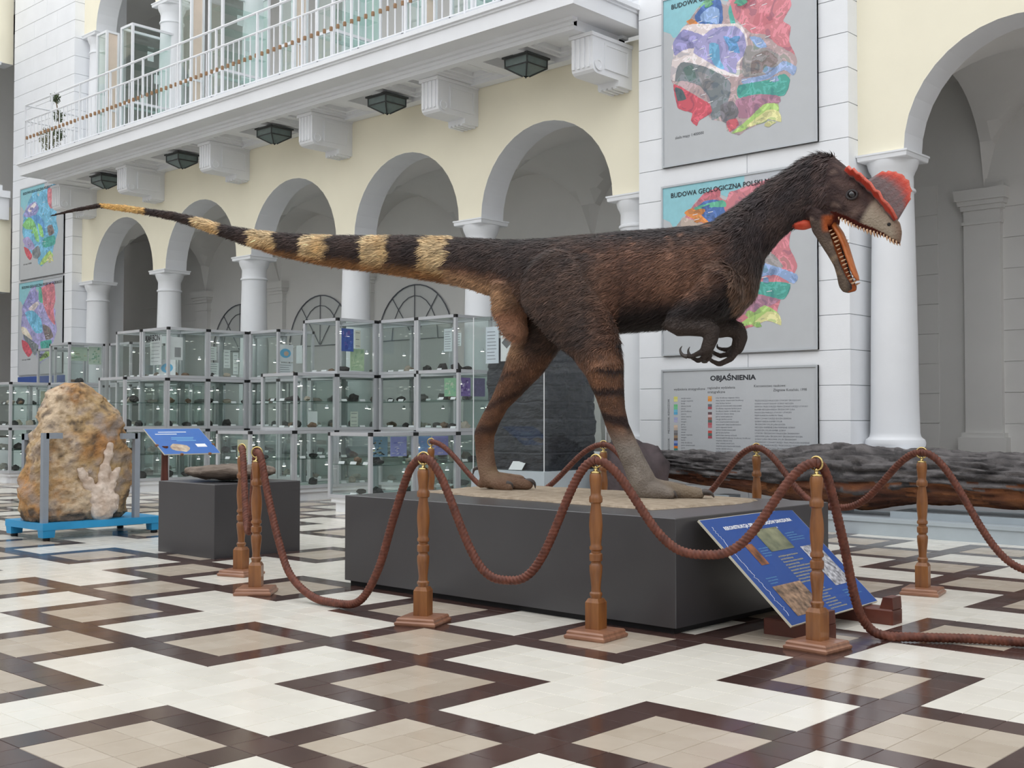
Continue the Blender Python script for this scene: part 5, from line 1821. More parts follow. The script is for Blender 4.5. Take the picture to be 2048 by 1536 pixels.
FAR_F2 = [(1.134, 1.627, 0.037), (1.074, 1.58, 0.0303), (1.014, 1.568, 0.027), (0.973, 1.589, 0.0237)] # n 0.17
FAR_F3 = [(1.138, 1.641, 0.0337), (1.061, 1.609, 0.027), (1.018, 1.616, 0.0237)] # n 0.19
SKULL = [(0.002, 2.858, 0.016, 2.453), (0.095, 2.829, 0.066, 2.445), (0.187, 2.743, 0.125, 2.429), (0.287, 2.641, 0.197, 2.389), (0.385, 2.531, 0.294, 2.335), (0.438, 2.456, 0.364, 2.307), (0.479, 2.405, 0.427, 2.276), (0.512, 2.364, 0.477, 2.24), (0.524, 2.307, 0.511, 2.224)]
JAW = [(-0.048, 2.525, 0.066, 2.461), (-0.039, 2.433, 0.079, 2.401), (-0.022, 2.346, 0.105, 2.309), (0.031, 2.257, 0.134, 2.203), (0.077, 2.182, 0.163, 2.118), (0.113, 2.115, 0.191, 2.042), (0.129, 2.043, 0.214, 2.006), (0.135, 1.985, 0.227, 1.982), (0.161, 1.945, 0.227, 1.96)]
SAND = PZ + 0.017
def dino():
    mb = MB()
    def loft(st, widths, fn, lat, sq=2.0, n=28):
        """Closed skin over stations given by a top and a bottom point and a half width."""
        v = []
        for (s0, z0, s1, z1), w in zip(st, widths):
            c = ((s0 + s1) / 2, (z0 + z1) / 2)
            h = ((s0 - s1) / 2, (z0 - z1) / 2)
            for k in range(n):
                a = 2 * math.pi * k / n
                ca, sa = math.cos(a), math.sin(a)
                ca = math.copysign(abs(ca) ** (2 / sq), ca)
                sa = math.copysign(abs(sa) ** (2 / sq), sa)
                v.append(fn(c[0] + h[0] * ca, w * sa + lat, c[1] + h[1] * ca))
        m = len(st)
        f = []
        for i in range(m - 1):
            for k in range(n):
                j = (k + 1) % n
                f.append((i * n + k, i * n + j, i * n + n + j, i * n + n + k))
        f += [tuple(range(n - 1, -1, -1)), tuple((m - 1) * n + k for k in range(n))]
        mb.add(v, f)
    wid = []
    for i, (s0, z0, s1, z1) in enumerate(BODY):
        hh = math.hypot(s0 - s1, z0 - z1) / 2
        s = (s0 + s1) / 2
        r = 1.0 if s < -2.5 else 0.9 if s < -1.0 else 0.85 if s < -0.5 else 0.80 if s < 1.0 else 0.74 if s < 1.25 else 0.62
        wid.append(max(0.008, min(hh * r, 0.27)))
    loft(BODY, wid, dw, 0.0)
    def limb(ch, n, n2=None, k=12):
        pts, rad = [], []
        m = len(ch)
        for i, (s, z, r) in enumerate(ch):
            nn = n if n2 is None else n + (n2 - n) * min(1, i / (m * 0.5))
            pts.append(dw(s, nn, z))
            rad.append(r)
        # finer sampling keeps the taper smooth
        P, Q = [], []
        for i in range(m - 1):
            for t in (0, .25, .5, .75):
                P.append(pts[i].lerp(pts[i + 1], t))
                Q.append(rad[i] + (rad[i + 1] - rad[i]) * t)
        P.append(pts[-1])
        Q.append(rad[-1])
        P.insert(0, P[0] - (P[1] - P[0]).normalized() * Q[0] * .5)
        Q.insert(0, Q[0] * .7)
        e = (P[-1] - P[-2]).normalized()
        P += [P[-1] + e * Q[-1] * .55, P[-1] + e * Q[-1] * .85]
        Q += [Q[-1] * .75, Q[-1] * .35]
        mb.tube(P, Q, k)
    # thighs are deep but flat, so each is two overlapping tubes side by side
    thin = lambda ch, f: [(s, z, r * f) for s, z, r in ch]
    def thigh(ch, n, n0):
        (sa, za, ra), (sb, zb, rb) = ch[0], ch[1]
        ux, uz = sa - sb, za - zb
        ul = math.hypot(ux, uz)
        ux, uz = ux / ul, uz / ul
        st = [(sa + ux * ra * k, za + uz * ra * k, ra * math.sqrt(max(0.02, 1 - k * k * .95))) for k in (.95, .8, .6, .35, .15)] + [(s, z, r) for s, z, r in ch[:5]]
        v = []
        kk = 24
        q_ = len(st) - 1
        for i, (s, z, r) in enumerate(st):
            nn = n0 + (n - n0) * max(0, i - 5) / 4 - (0.05 if n < 0 else -0.05) * 0 + (0.05 * max(0, 5 - i) / 5) * (1 if n < 0 else -1)
            d = Vector((st[min(i + 1, q_)][0] - st[max(i - 1, 0)][0], st[min(i + 1, q_)][1] - st[max(i - 1, 0)][1])).normalized()
            px, pz = -d.y, d.x
            w = min(r * 0.95, 0.13)
            for k in range(kk):
                a = 2 * math.pi * k / kk
                v.append(dw(s + px * r * math.cos(a), nn + w * math.sin(a), z + pz * r * math.cos(a)))
        f = []
        for i in range(q_):
            for k in range(kk):
                j = (k + 1) % kk
                f.append((i * kk + k, i * kk + j, i * kk + kk + j, i * kk + kk + k))
        f += [tuple(range(kk - 1, -1, -1)), tuple(q_ * kk + k for k in range(kk))]
        mb.add(v, f)
    thigh(NEAR_LEG, -0.24, -0.19)
    limb(NEAR_LEG[3:], -0.24)
    thigh(FAR_LEG, 0.26, 0.17)
    limb(FAR_LEG[3:], 0.26)
    def toe(ch, a, b):
        limb([(s, max(z, SAND + r * .72), r) for s, z, r in ch], a, b)
    toe(NEAR_TOE_MID, -0.24, -0.24)
    toe(NEAR_TOE_IN, -0.24, -0.33)
    toe(NEAR_TOE_OUT, -0.24, -0.10)
    toe(NEAR_HEEL, -0.24, -0.24)
    toe(FAR_TOE_MID, 0.26, 0.26)
    toe(FAR_TOE_IN, 0.24, 0.16)
    toe(FAR_TOE_OUT, 0.27, 0.36)
    toe(FAR_HEEL, 0.26, 0.26)
    limb(PUBIS, -0.03)
    limb(NEAR_ARM, -0.16, -0.22)
    limb(thin(NEAR_F1, .66), -0.225, -0.25)
    limb(thin(NEAR_F2, .66), -0.215, -0.195)
    limb(thin(NEAR_F3, .66), -0.205, -0.15)
    limb(FAR_ARM, 0.13, 0.16)
    limb(thin(FAR_F1, .66), 0.15, 0.11)
    limb(thin(FAR_F2, .66), 0.16, 0.17)
    limb(thin(FAR_F3, .66), 0.17, 0.22)
    loft(SKULL, [0.125, 0.125, 0.115, 0.10, 0.085, 0.07, 0.058, 0.045, 0.028], hw_, 0.0, 2.4)
    # lower jaw: two slim side branches that meet at the chin, and a thin floor between them
    for sd in (-1, 1):
        st, ws = [], []
        for i, (s0, z0, s1, z1) in enumerate(JAW):
            st.append((s0, z0, s1, z1))
        m = len(st)
        v = []
        kk = 14
        for i, (s0, z0, s1, z1) in enumerate(st):
            c = ((s0 + s1) / 2, (z0 + z1) / 2)
            h = ((s0 - s1) / 2, (z0 - z1) / 2)
            off = sd * (0.105 - 0.072 * i / (m - 1))
            for k in range(kk):
                a = 2 * math.pi * k / kk
                v.append(hw_(c[0] + h[0] * math.cos(a), off + 0.024 * math.sin(a), c[1] + h[1] * math.cos(a)))
        f = []
        for i in range(m - 1):
            for k in range(kk):
                j = (k + 1) % kk
                f.append((i * kk + k, i * kk + j, i * kk + kk + j, i * kk + kk + k))
        f += [tuple(range(kk - 1, -1, -1)), tuple((m - 1) * kk + k for k in range(kk))]
        mb.add(v, f)
    flo = []
    for (s0, z0, s1, z1) in JAW:
        flo.append((s0, z0, s0 + (s1 - s0) * .55, z0 + (z1 - z0) * .55))
    loft(flo, [0.115, 0.11, 0.10, 0.09, 0.08, 0.07, 0.06, 0.05, 0.035], hw_, 0.0, 2.6)
    # palate and cheek skin inside the gape
    loft([(0.03, 2.50, 0.02, 2.40), (0.09, 2.47, 0.06, 2.36), (0.12, 2.44, 0.09, 2.36)], [0.10, 0.10, 0.07], hw_, 0.0)

    root = thing('dinosaur', 'life-size feathered dinosaur with a striped tail, open toothed mouth and red crests', 'dinosaur', (DH.x, DH.y, SAND))
    off = Vector((DH.x, DH.y, SAND))
    mb.v = [tuple(Vector(p) - off) for p in mb.v]
    o = mb.build('body', 'white', root)
    md = o.modifiers.new('r', 'REMESH')
    md.mode = 'VOXEL'
    md.voxel_size = 0.0092
    ms = o.modifiers.new('s', 'SMOOTH')
    ms.factor = 0.5
    ms.iterations = 7
    me = bpy.data.meshes.new_from_object(o.evaluated_get(bpy.context.evaluated_depsgraph_get()))
    o.modifiers.clear()
    o.data = me
    me.name = 'body'
    nv = len(me.vertices)
    co = np.empty(nv * 3, np.float32)
    me.vertices.foreach_get('co', co)
    co = co.reshape(-1, 3)
    co[:, 2] = np.maximum(co[:, 2], 0.0)
    # folds on flank and legs, scutes on the feet
    nr = np.empty(nv * 3, np.float32)
    me.vertices.foreach_get('normal', nr)
    nr = nr.reshape(-1, 3)
    me.vertices.foreach_set('co', co.ravel())
    me.polygons.foreach_set('use_smooth', [True] * len(me.polygons))
    me.materials.clear()
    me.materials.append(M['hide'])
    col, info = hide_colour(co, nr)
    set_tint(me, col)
    me.update()

    # ---- plumage
    me.calc_loop_triangles()
    nt = len(me.loop_triangles)
    tri = np.empty(nt * 3, np.int32)
    me.loop_triangles.foreach_get('vertices', tri)
    tri = tri.reshape(-1, 3)
    g = np.random.default_rng(5)
    A, B, C = co[tri[:, 0]], co[tri[:, 1]], co[tri[:, 2]]
    ar = np.linalg.norm(np.cross(B - A, C - A), axis=1) / 2
    dens = info['fur'][tri].mean(1)
    wgt = ar * np.clip(dens, 0, None)
    N = 150000
    ti = g.choice(nt, N, p=wgt / wgt.sum())
    u, v = g.random(N), g.random(N)
    fl = u + v > 1
    u[fl], v[fl] = 1 - u[fl], 1 - v[fl]
    w0 = 1 - u - v
    bary = np.stack([w0, u, v], 1)[:, :, None]
    P = (co[tri[ti]] * bary).sum(1)
    Nn = (nr[tri[ti]] * bary).sum(1)
    Nn /= np.linalg.norm(Nn, axis=1, keepdims=True) + 1e-9
    ln = (info['len'][tri[ti]][:, :, None] * bary).sum(1)[:, 0] * g.uniform(0.55, 1.35, N)
    fd = (info['flow'][tri[ti]] * bary).sum(1)
    fd += g.normal(0, 0.22, (N, 3))
    fd -= Nn * (fd * Nn).sum(1, keepdims=True)
    fd /= np.linalg.norm(fd, axis=1, keepdims=True) + 1e-9
    lift = (info['lift'][tri[ti]][:, :, None] * bary).sum(1) * g.uniform(0.5, 1.5, (N, 1))
    d1 = fd + Nn * lift
    d1 /= np.linalg.norm(d1, axis=1, keepdims=True)
    d2 = fd + Nn * lift * 0.45 + np.array([0, 0, -0.15])
    d2 /= np.linalg.norm(d2, axis=1, keepdims=True)
    side = np.cross(fd, Nn)
    side /= np.linalg.norm(side, axis=1, keepdims=True) + 1e-9
    wd = (0.0021 + 0.028 * ln)[:, None] * g.uniform(0.6, 1.2, (N, 1))
    p0 = P - Nn * 0.003
    p1 = p0 + d1 * ln[:, None] * 0.5
    p2 = p1 + d2 * ln[:, None] * 0.5
    V = np.stack([p0 - side * wd, p0 + side * wd, p1 + side * wd * .8, p1 - side * wd * .8, p2], 1).reshape(-1, 3)
    c0 = (col[tri[ti]] * bary).sum(1) * g.uniform(0.62, 1.45, (N, 1))
    c0 = c0 * (1 + 0.32 * _nz(P * np.array([1, 1, 1.6]), 34, 0.7))[:, None]
    gl = g.random((N, 1)) < 0.08
    c0 = np.where(gl, c0 * 1.5 + 0.012, c0)
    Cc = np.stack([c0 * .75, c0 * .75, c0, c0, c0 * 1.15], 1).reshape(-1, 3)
    fm = bpy.data.meshes.new('plumage')
    fm.vertices.add(N * 5)
    fm.vertices.foreach_set('co', V.astype(np.float32).ravel())
    base = np.arange(N, dtype=np.int32)[:, None] * 5
    loops = (base + np.array([[0, 1, 2, 3, 3, 2, 4]], np.int32)).ravel()
    fm.loops.add(len(loops))
    fm.loops.foreach_set('vertex_index', loops)
    fm.polygons.add(N * 2)
    st = (np.arange(N, dtype=np.int32)[:, None] * 7 + np.array([[0, 4]], np.int32)).ravel()
    fm.polygons.foreach_set('loop_start', st)
    fm.update(calc_edges=True)
    fm.validate()
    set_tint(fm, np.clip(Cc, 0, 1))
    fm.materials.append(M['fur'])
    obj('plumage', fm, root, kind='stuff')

    # ---- claws
    def claw(pts, lat, rad, fn=dw):
        q = [fn(s, lat, z) - off for s, z in pts]
        fine = []
        for i in range(len(q) - 1):
            p0, p1, p2, p3 = q[max(i - 1, 0)], q[i], q[i + 1], q[min(i + 2, len(q) - 1)]
            for k in range(4):
                t = k / 4
                fine.append(0.5 * ((2 * p1) + (p2 - p0) * t + (2 * p0 - 5 * p1 + 4 * p2 - p3) * t * t + (3 * p1 - p0 - 3 * p2 + p3) * t ** 3))
        fine.append(q[-1])
        m = len(fine)
        MB().tube(fine, [rad * (1 - 0.92 * (i / (m - 1)) ** 1.3) for i in range(m)], 9).build('claw', 'claw', root, smooth=True)
    claw([(0.925, 0.658), (0.972, 0.676), (1.012, 0.664), (1.028, 0.640)], -0.24, 0.026)
    claw([(0.745, 0.672), (0.778, 0.672), (0.798, 0.655), (0.806, 0.637)], -0.335, 0.024)
    claw([(0.80, 0.69), (0.835, 0.69), (0.858, 0.67), (0.864, 0.64)], -0.095, 0.02)
    claw([(-0.385, 0.69), (-0.348, 0.697), (-0.322, 0.68), (-0.315, 0.645)], 0.26, 0.024)
    claw([(-0.495, 0.685), (-0.462, 0.678), (-0.448, 0.65)], 0.155, 0.02)
    claw([(-0.46, 0.70), (-0.425, 0.70), (-0.41, 0.67)], 0.365, 0.02)
    claw([(-0.735, 0.79), (-0.772, 0.775), (-0.782, 0.735)], 0.24, 0.018)
    claw([(0.861, 1.545), (0.828, 1.557), (0.815, 1.59), (0.828, 1.615)], -0.25, 0.015)
    claw([(0.895, 1.535), (0.866, 1.558), (0.858, 1.588), (0.869, 1.612)], -0.195, 0.0145)
    claw([(0.972, 1.52), (0.945, 1.515), (0.925, 1.54)], -0.15, 0.014)
    claw([(0.966, 1.533), (0.94, 1.56), (0.945, 1.59)], 0.11, 0.014)
    claw([(0.975, 1.589), (0.95, 1.61), (0.955, 1.635)], 0.17, 0.0135)
    claw([(1.02, 1.616), (0.99, 1.63), (0.99, 1.655)], 0.22, 0.013)

    # ---- head furniture
    H = lambda s, n, z: hw_(s, n, z) - off
    tooth = MB().lathe([(0.0062, 0.0), (0.0055, -0.012), (0.0032, -0.022), (0.0006, -0.030)], 7).build('tooth', 'tooth', root, smooth=True)
    first = [True]
    def put_tooth(p, d, sc):
        t = tooth if first[0] else tooth.copy()
        if not first[0]:
            COL.objects.link(t)
        first[0] = False
        t.location = p
        t.rotation_mode = 'QUATERNION'
        t.rotation_quaternion = Vector((0, 0, -1)).rotation_difference(d)
        t.scale = (sc, sc, sc)
    UP_ = [(0.15, 2.415), (0.19, 2.398), (0.255, 2.355), (0.335, 2.318), (0.414, 2.292), (0.466, 2.256), (0.510, 2.232)]
    LO_ = [(0.098, 2.345), (0.128, 2.28), (0.155, 2.18), (0.183, 2.085), (0.206, 2.03), (0.225, 1.985)]
    def along(pl, m):
        seg = [math.dist(a, b) for a, b in zip(pl[:-1], pl[1:])]
        L = sum(seg)
        for k in range(m):
            d = L * (k + .5) / m
            i = 0
            while d > seg[i]:
                d -= seg[i]
                i += 1
            t = d / seg[i]
            yield (pl[i][0] + (pl[i + 1][0] - pl[i][0]) * t, pl[i][1] + (pl[i + 1][1] - pl[i][1]) * t, (k + .5) / m)
    for sd in (-1, 1):
        for s, z, t in along(UP_, 19):
            n = sd * (0.095 - 0.068 * t)
            put_tooth(H(s, n, z + .008), (HA * 0.15 - Vector((0, 0, 1)) + HN * sd * .15).normalized(), 0.7 + 0.5 * math.sin(t * 9) ** 2)
        for s, z, t in along(LO_, 15):
            n = sd * (0.10 - 0.066 * t)
            put_tooth(H(s - .004, n, z), (HA * 0.9 + Vector((0, 0, .35)) + HN * sd * .1).normalized(), 0.75 + 0.4 * math.sin(t * 8) ** 2)
    tp = [(0.085, 2.40), (0.13, 2.33), (0.165, 2.25), (0.19, 2.17), (0.212, 2.10), (0.235, 2.045), (0.247, 2.02)]
    tv = MB()
    kk = 14
    vv = []
    for i, (s, z) in enumerate(tp):
        w = (0.045, 0.05, 0.048, 0.045, 0.042, 0.036, 0.018)[i]
        h = (0.02, 0.02, 0.018, 0.017, 0.016, 0.013, 0.006)[i]
        for k in range(kk):
            a = 2 * math.pi * k / kk
            vv.append(H(s + h * math.cos(a) - 0.008 * math.sin(a) ** 2 * 0, w * math.sin(a), z + h * .3 * math.cos(a)))
    fq = []
    for i in range(len(tp) - 1):
        for k in range(kk):
            j = (k + 1) % kk
            fq.append((i * kk + k, i * kk + j, i * kk + kk + j, i * kk + kk + k))
    fq += [tuple(range(kk - 1, -1, -1)), tuple((len(tp) - 1) * kk + k for k in range(kk))]
    tv.add(vv, fq).build('tongue', 'tongue', root, smooth=True)
    # eyes with lids and nostrils
    for sd in (-1, 1):
        e = bmesh.new()
        bmesh.ops.create_uvsphere(e, u_segments=18, v_segments=12, radius=0.026)
        em = bpy.data.meshes.new('eye')
        e.to_mesh(em)
        e.free()
        em.materials.append(M['eye'])
        for p in em.polygons:
            p.use_smooth = True
        c = H(0.252, sd * 0.101, 2.548)
        eo = obj('eye', em, root, c)
        ring = MB().tube([H(0.252 + 0.034 * math.cos(a), sd * (0.107), 2.548 + 0.027 * math.sin(a)) for a in [2 * math.pi * k / 18 for k in range(19)]], 0.0085, 7, cap=False)
        ring.build('eyelid', 'lid', root, smooth=True)
        nb = MB().tube([H(0.462, sd * 0.049, 2.348), H(0.468, sd * 0.057, 2.346), H(0.470, sd * 0.0595, 2.344)], [0.012, 0.0115, 0.009], 10)
        nb.build('nostril', 'black', root, smooth=True)
    # crests: the one towards the barrier lies out sideways, the other stands up
    def crest(base, tip, thick, r0=.58):
        m = len(base)
        rows = 9
        v, f, cc = [], [], []
        for face in (-1, 1):
            for i in range(m):
                for j in range(rows + 1):
                    t = j / rows
                    p = base[i].lerp(tip[i], t)
                    nrm = (tip[i] - base[i]).cross(base[min(i + 1, m - 1)] - base[max(i - 1, 0)])
                    if nrm.length < 1e-6:
                        nrm = Vector((0, 1, 0))
                    nrm.normalize()
                    q = p + nrm * (face * thick * (1 - .55 * t) + 0.004 * math.sin(i * 2.4 + t * 4))
                    v.append(q)
                    rim = min(1, max(0, (t - r0) / .3)) + .35 * math.sin(i * 3.1) * t
                    g_ = lerp3(srgb(120, 104, 104), srgb(206, 66, 46), rim)
                    cc.append(lerp3(g_, srgb(232, 140, 120), max(0, t - .86) * 3))
        k = m * (rows + 1)
        for i in range(m - 1):
            for j in range(rows):
                a = i * (rows + 1) + j
                f.append((a, a + 1, a + rows + 2, a + rows + 1))
                f.append((k + a, k + a + rows + 1, k + a + rows + 2, k + a + 1))
        for i in range(m - 1):
            a = i * (rows + 1)
            f.append((a + rows, k + a + rows, k + a + 2 * rows + 1, a + 2 * rows + 1))
            f.append((a, a + rows + 1, k + a + rows + 1, k + a))
        e = (m - 1) * (rows + 1)
        for j in range(rows):
            f.append((j, k + j, k + j + 1, j + 1))
            f.append((e + j, e + j + 1, k + e + j + 1, k + e + j))
        cr = MB().add(v, f).build('crest', M['crest'], root, smooth=True)
        set_tint(cr.data, cc)
    nb_, nt_ = [], []
    for i in range(15):
        t = i / 14
        s, z = 0.185 + 0.315 * t, 2.728 - 0.345 * t - 0.035 * math.sin(t * math.pi) * -1
        h = 0.075 * math.sin(math.pi * min(1, t * 1.02)) ** 0.6 + 0.02
        nb_.append(H(s, -0.055 + 0.02 * t, z - 0.012))
        nt_.append(H(s + 0.02, -0.055 - h * 0.95, z + 0.30 * h + 0.012 * math.sin(i * 2.6)))
    crest(nb_, nt_, 0.017, .12)
    fb, ft = [], []
    for i in range(17):
        t = i / 16
        s, z = 0.255 + 0.225 * t, 2.66 - 0.26 * t
        a = R(100 - 128 * t)
        fb.append(H(s, 0.05, z - .02))
        cx_, cz_ = 0.40, 2.565
        ft.append(H(cx_ + 0.155 * math.cos(a) + 0.006 * math.sin(i * 2.2), 0.10, cz_ + 0.145 * math.sin(a) + 0.006 * math.cos(i * 2.9)))
    crest(fb, ft, 0.010)
    # red skin under the throat
    wm = rock_mesh('wattle', 0.085, 0.05, 0.036, 5, 0.18, 3, False)
    wm.materials.append(M['wattle'])
    for p in wm.polygons:
        p.use_smooth = True
    obj('wattle', wm, root, dw(1.575, -0.02, 2.365) - off, (0, 0, DT))

def _nz(p, f, ph):
    """Smooth value noise from a few sines."""
    x, y, z = (p * f).T
    return (np.sin(x * 1.0 + 1.7 * np.sin(y * 1.3 + ph) + ph) + np.sin(y * 1.7 + 1.3 * np.sin(z * 1.1 + ph * 2) + 2.1 * ph) + np.sin(z * 1.45 + 1.6 * np.sin(x * .9 + ph * 3))) / 3

def hide_colour(co, nr):
    off = np.array([0, 0, SAND])
    p = co + off
    s = p[:, 0] * DA.x + p[:, 1] * DA.y
    n = p[:, 0] * DN.x + p[:, 1] * DN.y
    z = p[:, 2]
    hx, hy = DH.x - HO.x, DH.y - HO.y
    hs = (p[:, 0] + hx) * HA.x + (p[:, 1] + hy) * HA.y
    hn = (p[:, 0] + hx) * HN.x + (p[:, 1] + hy) * HN.y
    nrh = nr[:, 0] * HA.x + nr[:, 1] * HA.y
    st = np.array([[(a + c) / 2, (b + d) / 2, math.hypot(a - c, b - d) / 2] for a, b, c, d in BODY])
    zc = np.interp(s, st[:, 0], st[:, 1])
    hh = np.interp(s, st[:, 0], st[:, 2])
    v = (z - zc) / hh
    L = lambda *c: np.array(srgb(*c))
    mix = lambda a, b, t: a + (b - a) * np.clip(t, 0, 1)[:, None]
    n1, n2, n3, n4 = _nz(p, 7, 0.3), _nz(p, 18, 1.9), _nz(p, 45, 4.1), _nz(p, 3.1, 2.2)
    one = np.ones(len(co))
    # trunk
    c = mix(L(84, 58, 47)[None, :] * one[:, None], L(112, 80, 63)[None, :], .5 + .5 * n1 + .4 * n3)
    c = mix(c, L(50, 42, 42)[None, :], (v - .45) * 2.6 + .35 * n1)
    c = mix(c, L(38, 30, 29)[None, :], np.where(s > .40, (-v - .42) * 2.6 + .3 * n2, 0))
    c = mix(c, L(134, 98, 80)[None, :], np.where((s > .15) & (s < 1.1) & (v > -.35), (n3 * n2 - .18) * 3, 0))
    # hips and thighs
    th = np.clip(1 - np.abs(s + 0.02) / 0.42, 0, 1) * 2.2
    c = mix(c, mix(L(62, 50, 46)[None, :] * one[:, None], L(94, 72, 60)[None, :], .4 + .5 * n1 + .3 * n3), np.where(v < .55, th, th * .4))
    # chest and neck
    nk = np.clip((s - 1.02) / .18, 0, 1)
    ck = mix(L(50, 42, 43)[None, :] * one[:, None], L(74, 60, 56)[None, :], .35 + .5 * n2 + .3 * n3)
    c = mix(c, ck, nk)
    c = mix(c, L(120, 94, 76)[None, :], np.where((s > 1.0) & (z < 2.15), .75 + .6 * n1 - (z - 1.95) * 3, 0) * (np.abs(n) < .3))
    # belly line behind the arms
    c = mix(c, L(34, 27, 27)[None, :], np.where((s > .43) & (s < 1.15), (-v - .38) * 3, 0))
    # dark saddle from the tail root to the hips
    c = mix(c, mix(L(48, 39, 38)[None, :] * one[:, None], L(70, 55, 49)[None, :], .35 + .5 * n1 + .3 * n3), np.clip((-.02 - s) / .3, 0, 1) * np.clip((v + .35) * 3, 0, 1))
    # tail bands
    e = np.array([-3.83, -3.414, -2.943, -2.724, -2.444, -2.212, -1.962, -1.77, -1.476, -1.279, -1.026, -0.816])
    sj = s + 0.03 * n3 + 0.03 * n2 + 0.012 * np.sin(np.arctan2(n, z - zc) * 5)
    k = np.searchsorted(e, sj)
    dark = mix(L(46, 36, 35)[None, :] * one[:, None], L(66, 50, 44)[None, :], .4 + .5 * n2)
    cream = mix(L(186, 152, 104)[None, :] * one[:, None], L(214, 190, 150)[None, :], .4 + .5 * n2 + .35 * v)
    cream = np.where((s < -3.2)[:, None], mix(L(206, 158, 88)[None, :] * one[:, None], L(222, 184, 120)[None, :], .5 + .4 * n2), cream)
    tail = np.where((k % 2 == 0)[:, None], dark, cream)
    tail = mix(tail, mix(L(128, 88, 54)[None, :] * one[:, None], L(158, 114, 70)[None, :], .5 + .5 * n2), np.where(s > -2.4, (-v - .35) * 2.2 + .25 * n1, 0))
    c = np.where((s < -.80)[:, None], tail, c)
    # pale skin under the tail root and on the pubic boot
    ru = np.clip((-.30 - s) / .12, 0, 1) * np.clip((-v - .25) * 2.4, 0, 1) * (s > -.85)
    c = mix(c, mix(L(150, 112, 80)[None, :] * one[:, None], L(176, 140, 108)[None, :], .5 + .5 * n1), ru)
    pq = 1.25 - np.sqrt(((s + .40) / .13) ** 2 + ((z - 1.80) / .15) ** 2 + ((n + .03) / .13) ** 2)
    pb = pq > .25
    c = mix(c, mix(L(150, 106, 82)[None, :] * one[:, None], L(182, 146, 122)[None, :], .5 + .6 * n1), pq * 3 + .3 * n2)
    # legs
    near = n < 0
    leg = (z < 1.62) & (s < .70) & ~pb | (z < 1.3)
    lc = mix(L(92, 66, 52)[None, :] * one[:, None], L(128, 90, 66)[None, :], .4 + .6 * n1 + .3 * n3)
    bnd = np.sin((z + .05 * n1 + .02 * n2 + np.where(near, s * .35, -s * .3)) * 36)
    lc = mix(lc, L(50, 37, 34)[None, :], np.where((z < 1.48) & (z > 1.0), (bnd - .15) * 1.6, 0) * np.where(near, .9, .55))
    lc = mix(lc, L(52, 38, 34)[None, :], (n2 * n1 - .22) * 4)
    foot = mix(L(122, 112, 103)[None, :] * one[:, None], L(150, 141, 131)[None, :], .4 + .5 * n2 + .3 * n3)
    ffar = mix(L(118, 90, 72)[None, :] * one[:, None], L(150, 124, 104)[None, :], .4 + .5 * n2)
    foot = np.where(near[:, None], foot, ffar)
    foot = mix(foot, L(140, 120, 92)[None, :], np.where(z < .80, (n1 - .2) * .7, 0))
    lc = mix(lc, foot, np.where(near, (1.10 + .1 * n1 - z) * 5, (.98 + .1 * n1 - z) * 5))
    c = mix(c, lc, np.where(leg, (1.66 - z) * 6, 0))
    # arms and hands
    arm = (s > .70) & (z < 1.83) & (z > 1.4)
    c = mix(c, mix(L(58, 50, 47)[None, :] * one[:, None], L(82, 72, 67)[None, :], .4 + .5 * n2), np.where(arm, (1.83 - z) * 12, 0))
    # head
    hd = (hs > 0.02) & (z > 1.9) | (hs > -0.06) & (z > 1.9) & (z < 2.53) & (s > 1.6)
    hc = mix(L(66, 52, 51)[None, :] * one[:, None], L(104, 84, 78)[None, :], .35 + .6 * n2 + .7 * n3)
    hc = mix(hc, L(128, 108, 98)[None, :], (n3 * n2 - .15) * 2)
    up = z - (2.44 - np.clip(hs - .1, 0, 1) * .46)
    snout = np.clip((hs - .265 - .11 * np.clip((z - 2.36) / .16, -.6, 1) + .02 * n2) / .035, 0, 1)
    sn = mix(L(160, 146, 128)[None, :] * one[:, None], L(188, 174, 156)[None, :], .4 + .5 * n1 + .3 * n2)
    sn = mix(sn, L(132, 106, 90)[None, :], (hs - .46) * 14 + .4 * n2)
    hc = mix(hc, sn, snout * (z > 2.18))
    jaw = (z < 2.45) & (hs < .30) & (up < -.03 - .12 * np.clip(hs, 0, .3))
    jc = mix(L(92, 78, 70)[None, :] * one[:, None], L(140, 124, 106)[None, :], .35 + .4 * n1 + .3 * n2 - (z - 2.1) * .8)
    jc = mix(jc, L(48, 39, 40)[None, :], (n1 + .5 * n2 - .1) * 2.2)
    jc = mix(jc, L(150, 128, 106)[None, :], (n3 - .35) * 1.6)
    hc = np.where(jaw[:, None], jc, hc)
    inner = jaw & (nrh > .25) & (np.abs(hn) < .092 - .06 * np.clip((2.45 - z) / .5, 0, 1))
    hc = np.where(inner[:, None], mix(L(150, 70, 40)[None, :] * one[:, None], L(186, 104, 58)[None, :], .5 + .5 * n2), hc)
    pal = (nr[:, 2] < -.55) & (np.abs(hn) < .075) & (hs > .03) & (z > 2.2)
    hc = np.where(pal[:, None], L(88, 32, 22)[None, :], hc)
    gape = np.clip((hs - .045) / .03, 0, 1) * np.clip((.17 - hs) / .03, 0, 1) * np.clip((z - 2.32) / .03, 0, 1) * np.clip((2.452 - z + .02 * n2) / .02, 0, 1) * (nrh > .1)
    hc = mix(hc, mix(L(96, 36, 24)[None, :] * one[:, None], L(172, 88, 46)[None, :], (np.abs(hn) - .05) / .03 + .3 * n2), gape)
    c = np.where(hd[:, None], hc, c)
    # plumage maps
    fur = np.ones(len(co))
    ln = np.full(len(co), .052)
    lift = np.full(len(co), .27)
    flow = np.tile(np.array([-DA.x * .9, -DA.y * .9, -.42]), (len(co), 1))
    neck = s > 1.15
    flow[neck] = np.array([-DA.x * .72, -DA.y * .72, -.60])
    tl = s < -.8
    flow[tl] = np.array([-DA.x, -DA.y, -.08])
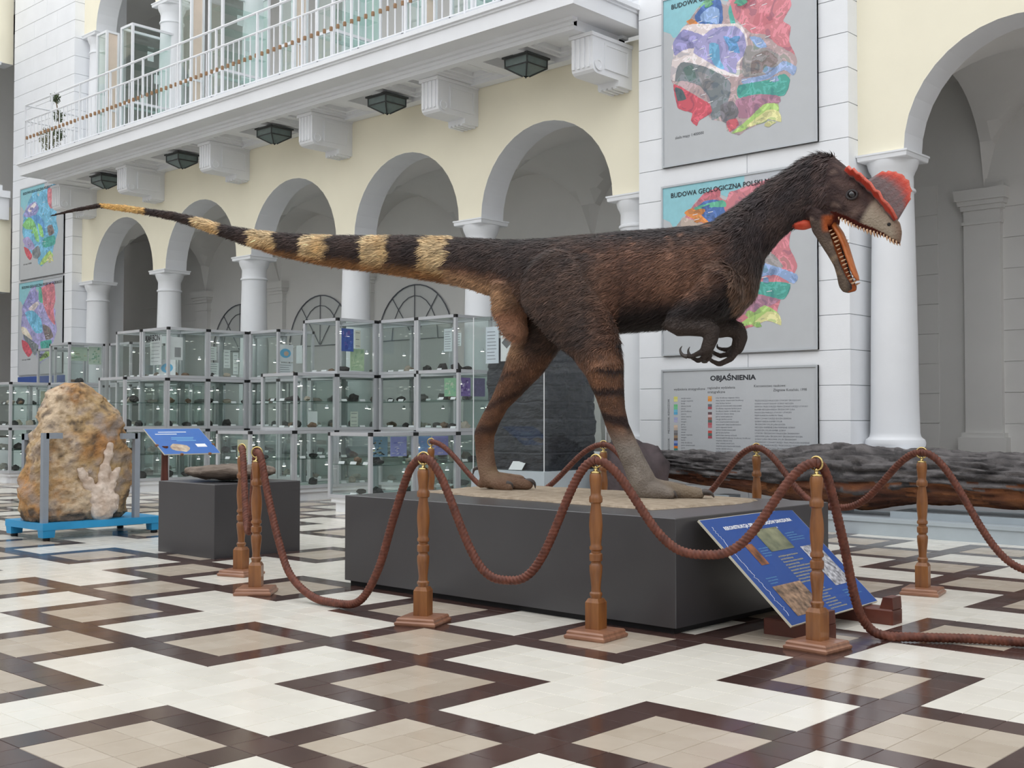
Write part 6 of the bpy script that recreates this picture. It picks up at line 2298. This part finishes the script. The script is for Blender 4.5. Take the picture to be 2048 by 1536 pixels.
    ln = np.where(tl, np.interp(s, [-4.3, -3.8, -3.2, -2.2, -.8], [.014, .022, .04, .055, .06]), ln)
    lift = np.where(tl, .36, lift)
    fur = np.where(tl, 1.5, fur)
    crestn = (s > 1.05) & (nr[:, 2] > .25) & (hs < .12)
    ln = np.where(crestn, .062, ln)
    lift = np.where(crestn, .5, lift)
    bel = (v < -.75) & (s > .3) & (s < 1.2)
    ln = np.where(bel, .055, ln)
    lift = np.where(bel, .35, lift)
    legm = leg & (z < 1.6)
    flow[legm] = np.array([-DA.x * .25, -DA.y * .25, -1.0])
    ln = np.where(legm, np.interp(z, [.9, 1.2, 1.6], [.008, .018, .036]), ln)
    fur = np.where(legm, np.interp(z, [.95, 1.1, 1.45], [0, .6, 1]), fur)
    fur = np.where(pb, .12, fur)
    fur = np.where(arm & (z < 1.74), .0, fur)
    fur = np.where((s > .72) & (z < 1.70), 0, fur)
    ln = np.where(arm, .03, ln)
    face = hd & ((hs > .10) | (z < 2.5))
    fur = np.where(face, np.where((hs < .30) & (z > 2.42) & ~jaw, .7, 0), fur)
    ln = np.where(face, .012, ln)
    lift = np.where(face, .3, lift)
    return np.clip(c, 0, 1), dict(fur=fur, len=ln, lift=lift, flow=flow)

M['hide'] = attr_mat('dinosaur_hide', 0.8, 0.25, bump=0.8, bscale=70)
M['fur'] = attr_mat('dinosaur_plumage', 0.62, 0.3, sheen=0.1)
M['crest'] = attr_mat('crest_skin', 0.55, 0.4, bump=0.5, bscale=60)
M['claw'] = mat('dark_horn', (58, 52, 50), 0.35, rgb2=(84, 76, 72), vscale=30)
M['tooth'] = mat('stained_tooth', (196, 150, 112), 0.35, rgb2=(222, 190, 156), vscale=60)
M['tongue'] = mat('orange_tongue', (186, 100, 52), 0.35, rgb2=(212, 128, 72), vscale=20)
M['eye'] = mat('black_eye', (16, 16, 18), 0.06, coat=1.0)
M['lid'] = mat('dark_lid', (58, 52, 52), 0.6)
M['wattle'] = mat('red_skin', (206, 60, 36), 0.5, rgb2=(226, 96, 66), vscale=20)
dino()
